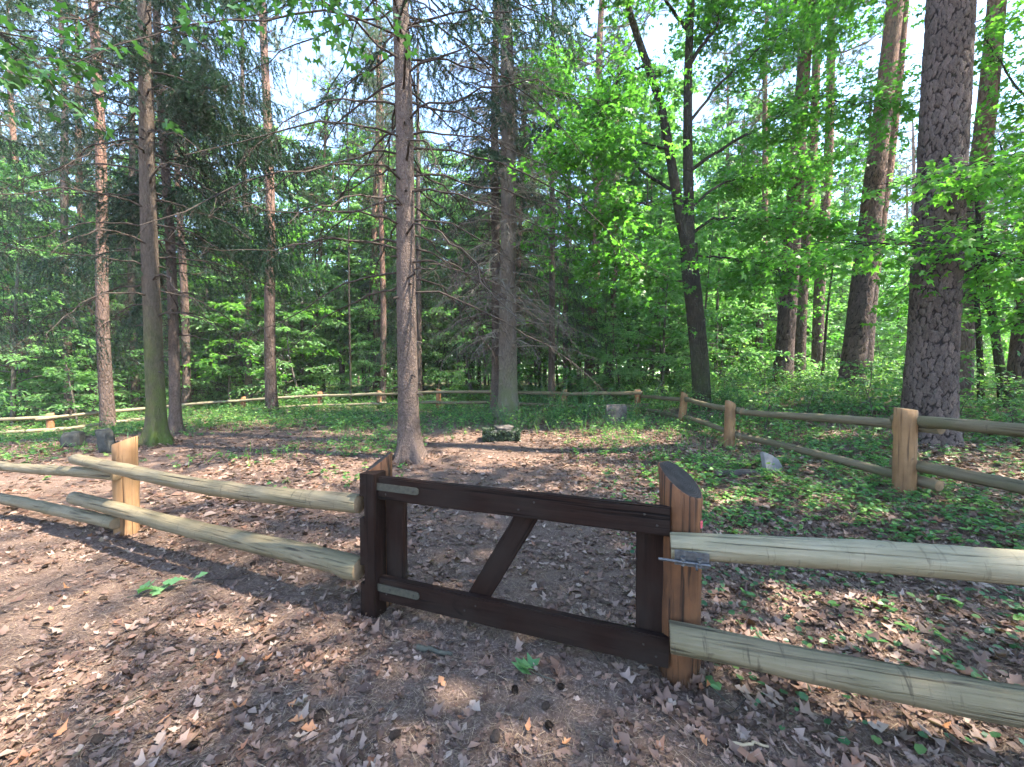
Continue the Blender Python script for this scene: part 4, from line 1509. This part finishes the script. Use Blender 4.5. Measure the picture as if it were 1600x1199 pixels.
while cnt < TARGET and tries < 9000:
    tries += 1
    z = 15.5 + 38 * rr.random() ** 1.2
    px = rr.uniform(-120, 1720)
    x = at(px, z)
    # stay outside the fence
    if x < 4.6 and z < 19.6 and x > -17: continue
    if px > 1130 and z < 18 : continue
    if px > 1290 and z < 32 and rr.random() < .75: continue
    if any((x - a) ** 2 + (z - b) ** 2 < 1.6 for a, b in pos): continue
    pos.append((x, z))
    v = int(rr.integers(0, 7))
    if z < 23 and v in (5, 6): v = 3
    if z > 27 and rr.random() < .6: v = int(rr.choice([5, 6, 2]))
    if px > 1020 and rr.random() < .3: v = 4
    elif 980 < px < 1330 and z > 20 and rr.random() < .55: v = int(rr.choice([5, 6]))
    if px < 330: where = 'beyond the fence behind the mossy-footed spruce'
    elif px < 640: where = 'beyond the back fence near the straight grey-red pine'
    elif px < 1000: where = 'beyond the back fence behind the spruce pair'
    elif px < 1300: where = 'behind the two-stemmed maple'
    else: where = 'in the light behind the big plated pine'
    kind = KINDS[v][7]
    place(ut, v, (x, z, gh(x, z) - .05), rz=rr.uniform(0, 6.28), s=rr.uniform(.8, 1.25), label=kind + ' young tree ' + where,
          group=kind + ' young trees ' + where, tilt=(rr.normal() * .05, rr.normal() * .05, 1))
    cnt += 1

for i, (px, z, v, s_) in enumerate([(470, 25, 6, 1.25), (535, 28, 5, 1.2), (592, 26, 6, 1.3), (660, 29, 5, 1.25), (425, 30, 5, 1.3), (505, 33, 6, 1.45), (720, 27, 6, 1.2),
                                   (350, 27, 6, 1.2), (845, 29, 5, 1.2), (985, 24, 6, 1.2), (1160, 26, 5, 1.25), (1215, 29, 6, 1.35), (1310, 31, 5, 1.3), (1120, 31, 6, 1.4), (240, 24, 6, 1.1), (90, 22, 6, 1.05)]):
    x = at(px, z)
    kind = KINDS[v][7]
    where = 'beyond the back fence rising above the young trees' if px < 900 else 'rising above the young trees beyond the right fence'
    place(ut, v, (x, z, gh(x, z) - .05), rz=i * 1.7, s=s_, label='mature ' + kind + ' broadleaf tree ' + where, group='mature ' + kind + ' broadleaf trees ' + where)

# shrubs, knee to head high, along and beyond the fences
st_ = []
for i, (H, n, sz) in enumerate([(1.3, 420, .095), (.9, 300, .085), (1.8, 560, .10)]):
    root = thing('leafy_shrub', 'shrub', 'shrub')
    w, l = broadleaf('shrub', H, .012, 800 + i, n, sz, .03, .42, nb=12, mat='leaf_herb', twigs=5, bend=.08)
    link('stems', w, root); link('foliage', l, root)
    st_.append(root)
rr = np.random.default_rng(99)
pos = []; cnt = 0; tries = 0
while cnt < 230 and tries < 9000:
    tries += 1
    if rr.random() < .3:
        z = rr.uniform(7, 15); x = rr.uniform(4.9, 14); where = 'outside the right fence below the pine trunks'
        if (x - 6.8) ** 2 + (z - 6.5) ** 2 < 2: continue
    else:
        z = rr.uniform(16, 30); x = at(rr.uniform(-50, 1400), z)
        if z < 19.2 and -17 < x < 4.0: 
            if z < 18.6: continue
        where = 'just beyond the back fence'
        if x < -9: where = 'beyond the left end of the back fence'
    if any((x - a) ** 2 + (z - b) ** 2 < .5 for a, b in pos): continue
    pos.append((x, z))
    v = int(rr.integers(0, 3))
    if where.startswith('outside'): v = int(rr.integers(0, 2))
    kind = ['knee-high', 'low', 'tall'][v]
    place(st_, v, (x, z, gh(x, z) - .03), rz=rr.uniform(0, 6.28), s=rr.uniform(.65, 1.15) * (.95 if where.startswith('outside') else 1), label=kind + ' leafy shrub ' + where, group=kind + ' shrubs ' + where)
    cnt += 1


# ------------------------------------------------------------------ far wood (reads as one mass)
def far_wood():
    r = np.random.default_rng(900)
    mb = MB()
    n = 60000
    a = r.uniform(-1.15, 1.15, n)
    d = r.uniform(62, 95, n)
    x = np.sin(a) * d; y = np.cos(a) * d
    hmax = 17 + 4 * np.sin(a * 23) + 3 * np.sin(a * 57 + 1)
    h = hmax * r.random(n) ** 1.15
    P = np.stack([x, y, h + ground_h(x, y)], 1)
    scatter(mb, DIAM, P, r.normal(size=(n, 3)) * np.array([1, 1, .4]), r.normal(size=(n, 3)) * .7 + UP, r.uniform(.55, 1.05, n))
    o = link('far_woodland', mb.build('far_woodland', [M['leaf_under']]))
    o['kind'] = 'stuff'; o['label'] = 'far green wood closing the view between the trunks'; o['category'] = 'woodland'


far_wood()


# ------------------------------------------------------------------ ground cover
def fbm(x, y, s, seed):
    r = np.random.default_rng(seed)
    v = np.zeros_like(x)
    amp = 1
    for o in range(4):
        for _ in range(4):
            k = r.normal(size=2) * s * 2 ** o; p = r.uniform(0, 6.28)
            v += amp * np.sin(k[0] * x + k[1] * y + p)
        amp *= .6
    return v / 3.4


def vis_points(r, n, z0, z1, pw=1.0, wide=1.36):
    """points on the ground inside the view wedge"""
    z = (z0 ** (2 - pw) + (z1 ** (2 - pw) - z0 ** (2 - pw)) * r.random(n)) ** (1 / (2 - pw))
    x = r.uniform(-wide, wide, n) * z
    return x, z


def far_from_stuff(x, y):
    """keep clear of posts and trunks"""
    return np.ones(len(x), bool)


def green_density(x, y):
    """0..1: how overgrown the ground is"""
    f = fbm(x, y, .55, 3) * .5 + fbm(x, y, 1.7, 4) * .35
    right = np.clip((x - 1.0) / 2.2, 0, 1) * np.clip((y - 1.6) / 1.5, 0, 1) * .72
    back = np.clip((y - 8.8) / 3.0, 0, 1) * .95
    leftm = np.clip((-x - 3.5) / 3.0, 0, 1) * np.clip((y - 6.5) / 4, 0, 1) * .2
    bare = np.exp(-(((x + 5.5) / 3.0) ** 2 + ((y - 8.6) / 1.7) ** 2)) * .45 + np.exp(-(((x + .3) / 1.3) ** 2 + ((y - 7.8) / 1.6) ** 2)) * .4
    patch = np.exp(-(((x + 3.6) / 2.4) ** 2 + ((y - 10.2) / 1.5) ** 2)) * .75 + np.exp(-(((x + 4.2) / 1.8) ** 2 + ((y - 8.0) / .8) ** 2)) * .4
    band = np.exp(-((y - 8.4 - .12 * x) / 1.0) ** 2) * np.clip((-x - .2) / 2, 0, 1) * .35
    front = np.clip((5.5 - y) / 1.5, 0, 1) * np.clip((1.2 - x) / .5, 0, 1) * .45
    return np.clip(np.maximum(np.maximum(right, back), np.maximum(leftm, patch)) + band - bare - front + f * .55, 0, 1)


def build_litter():
    r = np.random.default_rng(1000)
    crumb = (np.array([(0, 0, 0), (.4, .35, .15), (1, .1, -.05), (.6, -.3, .12)]), [np.array([(0, 1, 2), (0, 2, 3)])])
    tm = [oak_template(.7, i) for i in range(7)] + [maple_template(.4, 20), crumb, crumb, (LEAF[0] * np.array([1, 1.2, 2.5]), LEAF[1])]
    mb = MB()
    for (n, z0, z1, s0, s1, pw, ts) in ((29000, 1.35, 4.2, .018, .068, .6, tm), (30000, 1.35, 4.5, .008, .026, .8, [crumb]), (42000, 4.2, 10, .04, .10, .6, None), (18000, 10, 19, .08, .14, .4, None)):
        x, y = vis_points(r, n, z0, z1, pw, 1.5)
        f = fbm(x, y, .8, 8) * .6 + fbm(x, y, 2.5, 9) * .4
        dens = .26 + .45 * np.clip((x + .4) / 1.6, 0, 1) + f * .5
        dens = np.where((y > 4.0) & (x < -2.0), dens + .05, dens)
        bare = np.exp(-(((x + .3) / 1.6) ** 2 + ((y - 8.0) / 1.5) ** 2)) * .35
        dens = dens + np.where(y > 3.2, .12, 0)
        keep = r.random(n) < np.clip(dens - bare, .1, 1)
        x, y = x[keep], y[keep]
        m = len(x)
        P = np.stack([x, y, ground_h(x, y) + r.uniform(.001, .014, m)], 1)
        a = r.uniform(0, 6.28, m)
        D = np.stack([np.cos(a), np.sin(a), r.normal(0, .13, m)], 1)
        N = UP + r.normal(size=(m, 3)) * np.array([.22, .22, 0])
        N[r.random(m) < .2] *= -1
        S = r.uniform(s0, s1, m) * np.where(r.random(m) < .15, 1.35, 1)
        if ts is None:
            tl = [(LEAF[0] * np.array([1, 1.25, 2.2]), LEAF[1]), (DIAM[0] * np.array([1, 1.3, 2.5]), DIAM[1]), (LEAF[0] * np.array([1, .9, -1.6]), LEAF[1])]
        else: tl = ts
        w = r.integers(0, len(tl), m)
        for i, t_ in enumerate(tl):
            q = w == i
            scatter(mb, t_, P[q], D[q], N[q], S[q])
    bt2 = [maple_template(.22, 50 + i) for i in range(3)] + [oak_template(.5, 60 + i) for i in range(3)]
    x, y = vis_points(r, 2600, 1.35, 7.5, .5, 1.45)
    q = (x > .7 + r.normal(0, .3, len(x))) | ((y > 3) & (x > -1.5) & (r.random(len(x)) < .4))
    x, y = x[q], y[q]; m = len(x)
    P = np.stack([x, y, ground_h(x, y) + r.uniform(.006, .022, m)], 1)
    a = r.uniform(0, 6.28, m); w = r.integers(0, 6, m); sz = r.uniform(.07, .115, m)
    D = np.stack([np.cos(a), np.sin(a), r.normal(0, .12, m)], 1); N = UP + r.normal(size=(m, 3)) * .22
    for i, t_ in enumerate(bt2):
        scatter(mb, t_, P[w == i], D[w == i], N[w == i], sz[w == i])
    for (cx, cy_, rr_, nn) in ((at(640, 7.3), 7.3, .24, 260), (at(244, 8.8), 8.8, .26, 220), (at(1451, 6.5), 6.5, .40, 260), (.862, 2.03, .11, 90), (-.895, 2.67, .11, 70), (-3.75, 3.86, .11, 90), (4.3, 4.36, .11, 90), (at(795, 13.2), 13.2, .4, 160)):
        a = r.uniform(0, 6.28, nn); d = rr_ + np.abs(r.normal(0, .16, nn))
        x, y = cx + np.cos(a) * d, cy_ + np.sin(a) * d
        P = np.stack([x, y, ground_h(x, y) + np.clip(.06 - (d - rr_) * .3, .004, .06) * r.random(nn)], 1)
        a2 = r.uniform(0, 6.28, nn)
        scatter(mb, tm[int(r.integers(0, 6))], P, np.stack([np.cos(a2), np.sin(a2), r.normal(0, .4, nn)], 1), UP + r.normal(size=(nn, 3)) * .5, r.uniform(.04, .09, nn))
    o = link('leaf_litter', mb.build('leaf_litter', [M['dead_leaf']]))
    o['kind'] = 'stuff'; o['label'] = 'brown and tan dead leaves strewn over the forest floor'; o['category'] = 'leaf litter'
    # needles
    mb = MB()
    n = 72000
    x, y = vis_points(r, n, 1.3, 6.0, .9, 1.5)
    m = n
    P = np.stack([x, y, ground_h(x, y) + r.uniform(.001, .012, m)], 1)
    a = r.uniform(0, 6.28, m)
    D = np.stack([np.cos(a), np.sin(a), r.normal(0, .15, m)], 1)
    nt = (np.array([(0, .024, 0), (1, .008, .02), (0, -.024, 0)]), [np.array([(0, 1, 2)])])
    scatter(mb, nt, P, D, UP + r.normal(size=(m, 3)) * .2, r.uniform(.03, .085, m))
    o = link('needle_litter', mb.build('needle_litter', [M['dead_needle']]))
    o['kind'] = 'stuff'; o['label'] = 'fallen brown conifer needles covering the soil'; o['category'] = 'needle litter'
    # twiglets
    mb = MB()
    x, y = vis_points(r, 420, 1.4, 9, .6, 1.4)
    for xx, yy in zip(x, y):
        a = r.uniform(0, 6.28)
        P = bpath(np.array([xx, yy, gh(xx, yy) + .012]), (math.cos(a), math.sin(a), .02), r.uniform(.08, .4), 5, 0, .3, r)
        P[:, 2] = ground_h(P[:, 0], P[:, 1]) + .008 + r.uniform(0, .012)
        tube(mb, P, np.linspace(r.uniform(.0015, .004), .001, 5), 4)
    o = link('twig_litter', mb.build('twig_litter', [M['twig_dead']], True))
    o['kind'] = 'stuff'; o['label'] = 'thin broken twigs lying among the dead leaves'; o['category'] = 'twigs'


build_litter()


def build_cover():
    r = np.random.default_rng(1100)
    lb, wb = MB(), MB()
    # plants: (count, z range, leaves, leaf size, height)
    for (n, z0, z1, nl, ls, hh_, pw) in ((6500, 1.9, 5.0, 8, .045, .085, .5), (9500, 5.0, 10.5, 10, .06, .18, .4), (11500, 10.0, 24, 12, .085, .29, .4)):
        x, y = vis_points(r, n, z0, z1, pw, 1.4)
        g = green_density(x, y)
        pt_ = np.clip(.5 + 1.1 * fbm(x, y, 1.3, 41), 0, 1)
        keep = r.random(n) < g ** 1.5 * (.25 + .95 * pt_)
        x, y, g = x[keep], y[keep], g[keep]
        m = len(x)
        h = hh_ * r.uniform(.4, 1.3, m) * (.45 + .6 * g + .5 * np.clip(fbm(x, y, .9, 43), 0, 1)) * np.where(r.random(m) < .08, 1.8, 1) * (1 + .9 * np.clip((x + 1.5) / 2, 0, 1) * np.clip((y - 8.5) / 2, 0, 1))
        B = np.stack([x, y, ground_h(x, y)], 1)
        # stems
        for q in range(3):
            a = r.uniform(0, 6.28, m); sp = r.uniform(.1, .6, m)
            top = B + np.stack([np.cos(a) * sp * h, np.sin(a) * sp * h, h * r.uniform(.7, 1.05, m)], 1)
            D = top - B
            scatter(wb, (np.array([(0, .012, 0), (1, .004, 0), (1, -.004, 0), (0, -.012, 0)]), [np.array([(0, 1, 2, 3)])]), B, D, np.cross(D, UP) + 1e-3, np.linalg.norm(D, axis=1))
            for l in range(nl // 3):
                t = r.uniform(.35, 1.0, m)[:, None]
                Q = B + D * t
                a2 = r.uniform(0, 6.28, m)
                LD = np.stack([np.cos(a2), np.sin(a2), r.uniform(-.4, .35, m)], 1)
                scatter(lb, LEAF if z0 < 4 else DIAM, Q, LD, UP + r.normal(size=(m, 3)) * .4, ls * r.uniform(.6, 1.35, m))
    o = link('ground_cover', lb.build('ground_cover', [M['leaf_herb']]))
    o['kind'] = 'stuff'; o['label'] = 'low green seedlings and herbs spreading over the clearing'; o['category'] = 'ground cover'
    s_ = link('stems', wb.build('stems', [M['leaf_ivy']]), o)
    # ivy trailing near the right rails
    ib = MB()
    n = 17000
    x, y = vis_points(r, n, 1.5, 6.5, .4, 1.45)
    f = fbm(x, y, 1.1, 21) * .6 + fbm(x, y, 3, 22) * .4
    d = np.clip((x - .75) / 1.6, 0, 1) * np.clip((y - .9) / 1.5, .12, 1) * .5 + f * .55
    keep = (r.random(n) < np.clip(d, 0, 1)) & (x > .95)
    x, y = x[keep], y[keep]; m = len(x)
    P = np.stack([x, y, ground_h(x, y) + r.uniform(.01, .06, m)], 1)
    a = r.uniform(0, 6.28, m)
    scatter(ib, (LEAF[0] * np.array([1, 1.5, 1]), LEAF[1]), P, np.stack([np.cos(a), np.sin(a), r.normal(0, .25, m)], 1), UP + r.normal(size=(m, 3)) * .35, r.uniform(.02, .05, m))
    o = link('ivy_cover', ib.build('ivy_cover', [M['leaf_ivy']]))
    o['kind'] = 'stuff'; o['label'] = 'dark green ivy leaves trailing among dead leaves right of the gate'; o['category'] = 'ivy'
    # grass blades beyond, sparse
    gb = MB()
    n = 22000
    x, y = vis_points(r, n, 6.5, 20, .3, 1.4)
    g = green_density(x, y)
    keep = r.random(n) < g * .8
    x, y = x[keep], y[keep]; m = len(x)
    P = np.stack([x, y, ground_h(x, y)], 1)
    D = UP + r.normal(size=(m, 3)) * .4
    bt_ = (np.array([(0, .02, 0), (.6, .014, .03), (1, 0, .16), (.6, -.014, .03), (0, -.02, 0)]), [np.array([(0, 1, 3, 4)]), np.array([(1, 2, 3)])])
    scatter(gb, bt_, P, D, r.normal(size=(m, 3)), r.uniform(.10, .34, m))
    o = link('grass', gb.build('grass', [M['leaf_herb']]))
    o['kind'] = 'stuff'; o['label'] = 'sparse green grass blades at the back of the clearing'; o['category'] = 'grass'


build_cover()

# ------------------------------------------------------------------ small things on the ground
def ground_pt(px, py):
    """where the ray through a photo pixel meets the ground"""
    z = 2.0
    for _ in range(40):
        z = (EYE - gh(at(px, z), z)) * FPX / (py - HOR)
    return at(px, z), z, gh(at(px, z), z)


def leaf_thing(px, py, size, seed, mat, label, group, name='dead_leaf', kind='oak'):
    x, y, zz = ground_pt(px, py)
    r = np.random.default_rng(seed)
    V, Fs = oak_template(.8, seed) if kind == 'oak' else maple_template(.35, seed)
    me = mesh_from(name, V * size, Fs, [M[mat]], False)
    o = thing(name, label, 'leaf', (x, y, zz + .02), group, me)
    o.rotation_euler = (r.uniform(-.35, .35), r.uniform(-.35, .35), r.uniform(0, 6.28))
    return o


M['dead_pale'] = leaf_mat('dead_pale', [(0, (.20, .135, .10)), (1, (.36, .28, .225))], trans=.15, tcol=1.1, rough=.6)
M['dead_orange'] = leaf_mat('dead_orange', [(0, (.34, .13, .06)), (1, (.46, .22, .10))], trans=.15, tcol=1.1, rough=.6)
r_ = np.random.default_rng(1234)
for i in range(50):
    px, py = r_.uniform(20, 1580), 870 + 325 * r_.random()
    if 560 < px < 1110 and py < 1060: continue
    leaf_thing(px, py, r_.uniform(.05, .085), 2000 + i, 'dead_pale', 'pale curled dead leaf lying on the needle-strewn ground before the fence', 'pale dead leaves before the fence', kind='oak')
for i in range(22):
    px, py = r_.uniform(60, 1500), 900 + 290 * r_.random()
    if 560 < px < 1110 and py < 1060: continue
    leaf_thing(px, py, r_.uniform(.045, .075), 2200 + i, 'dead_orange', 'small orange dead leaf on the ground before the fence', 'orange dead leaves before the fence')


def cone_mesh(seed):
    r = np.random.default_rng(seed)
    mb = MB()
    L, R = .05, .016
    n = 110
    k = np.arange(n)
    t = k / n
    a = k * 2.4
    rad = R * np.sin(np.clip(t * .92 + .08, 0, 1) * math.pi) ** .7
    P = np.stack([(t - .5) * L, np.cos(a) * rad * .75, np.sin(a) * rad * .75], 1)
    D = np.stack([np.full(n, .7), np.cos(a), np.sin(a)], 1)
    N = np.stack([-np.ones(n), np.cos(a), np.sin(a)], 1)
    scatter(mb, (DIAM[0] * np.array([1, 1.5, 1]), DIAM[1]), P, D, N, .015)
    tt = np.linspace(0, 1, 8)
    tube(mb, np.stack([(tt - .5) * L, 0 * tt, 0 * tt], 1), R * .8 * np.sin(np.clip(tt * .9 + .05, 0, 1) * math.pi) ** .7 + .001, 8)
    return mb.build('pine_cone', [M['cone']])


cms = [cone_mesh(i) for i in range(3)]
for i in range(46):
    px, py = r_.uniform(15, 1050), 820 + 370 * r_.random()
    if 560 < px < 1110 and py < 1060: continue
    x, y, zz = ground_pt(px, py)
    o = thing('pine_cone', 'small dark brown cone lying on the ground before the fence', 'cone', (x, y, zz + .014), 'cones lying before the fence', cms[i % 3])
    o.rotation_euler = (0, r_.uniform(-.2, .2), r_.uniform(0, 6.28)); q = r_.uniform(.55, .9); o.scale = (q, q, q)


def sprig(px, py, L, az, n, size, seed, label, tm):
    x, y, zz = ground_pt(px, py)
    r = np.random.default_rng(seed)
    o = thing('leafy_sprig', label, 'sprig', (x, y, zz))
    wb = MB()
    P = bpath(np.array([-math.cos(az) * L / 2, -math.sin(az) * L / 2, .02]), (math.cos(az), math.sin(az), .02), L, 7, 0, .15, r)
    tube(wb, P, np.linspace(.004, .002, 7), 6)
    link('stem', wb.build('stem', [M['stick']], True), o)
    for i in range(n):
        V, Fs = tm(i + seed)
        me = mesh_from('leaf', V * size * r.uniform(.75, 1.2), Fs, [M['fresh_leaf']], False)
        q = P[r.integers(1, 7)]
        lf = link('leaf', me, o, tuple(q + np.array([0, 0, r.uniform(.0, .03)])))
        lf.rotation_euler = (r.uniform(-.5, .5), r.uniform(-.45, .25), az + r.uniform(-1.3, 1.3))


sprig(245, 932, .36, .5, 9, .115, 31, 'fallen green oak sprig with pale leaves lying on brown needles', lambda s: oak_template(.4, s))
sprig(845, 1068, .16, 2.6, 5, .10, 41, 'small green leafy sprig on the ground in front of the gate', lambda s: maple_template(.2, s))
sprig(1112, 1085, .2, 1.9, 7, .06, 51, 'fresh green seedling leaves at the foot of the latch post', lambda s: (LEAF[0] * np.array([1, 1.3, 1]), LEAF[1]))
sprig(545, 905, .12, .2, 3, .07, 61, 'tiny pale green sprig on the ground by the hinge post', lambda s: maple_template(.3, s))


def stick(px0, py0, px1, py1, rad, mat, label, seed, side=True):
    a = np.array(ground_pt(px0, py0)); b = np.array(ground_pt(px1, py1))
    r = np.random.default_rng(seed)
    o = thing('stick', label, 'stick', tuple(a))
    mb = MB()
    t = np.linspace(0, 1, 12)[:, None]
    P = (b - a) * t + np.concatenate([r.normal(size=(12, 2)).cumsum(0) * .006, np.full((12, 1), rad * .8)], 1)
    P[:, 2] = ground_h(P[:, 0] + a[0], P[:, 1] + a[1]) - a[2] + rad * .9
    tube(mb, P, rad * np.linspace(1, .6, 12) * (1 + r.normal(size=12) * .08), 10)
    link('branch', mb.build('branch', [M[mat]], True), o)
    if side:
        mb = MB()
        tube(mb, bpath(P[4], norm(r.normal(size=3) * np.array([1, 1, .2]) + np.array([0, 0, .3])), .09, 5, .1, .2, r), np.linspace(rad * .5, .002, 5), 6)
        link('side_twig', mb.build('side_twig', [M[mat]], True), o)


stick(648, 1018, 705, 1032, .016, 'stick', 'short dark mossy stick on the ground in front of the gate', 3)
stick(1148, 1176, 1232, 1192, .008, 'stick_pale', 'pale straw-coloured stick lying among brown leaves', 4, False)
stick(130, 1150, 330, 1030, .006, 'stick', 'long thin dark twig lying across the foreground needles', 5)
stick(320, 855, 420, 842, .006, 'stick_pale', 'thin pale twig on the ground under the left rails', 6, False)



# ------------------------------------------------------------------ thin haze volume added to lighten the distance
hm = bpy.data.meshes.new('haze')
bm = bmesh.new(); bmesh.ops.create_cube(bm, size=1); bm.to_mesh(hm); bm.free()
ho = link('haze', hm, None, (0, 3, 14.5)); ho.scale = (900, 900, 35)
m, t_, out = new_mat('haze')
pv = t_.nodes.new('ShaderNodeVolumePrincipled')
pv.inputs['Density'].default_value = .0007
pv.inputs['Color'].default_value = (.9, .93, .93, 1)
t_.links.new(pv.outputs[0], out.inputs['Volume'])
hm.materials.append(m)
ho['kind'] = 'stuff'; ho['label'] = 'thin pale summer air between the trees'
cy.volume_bounces = 1
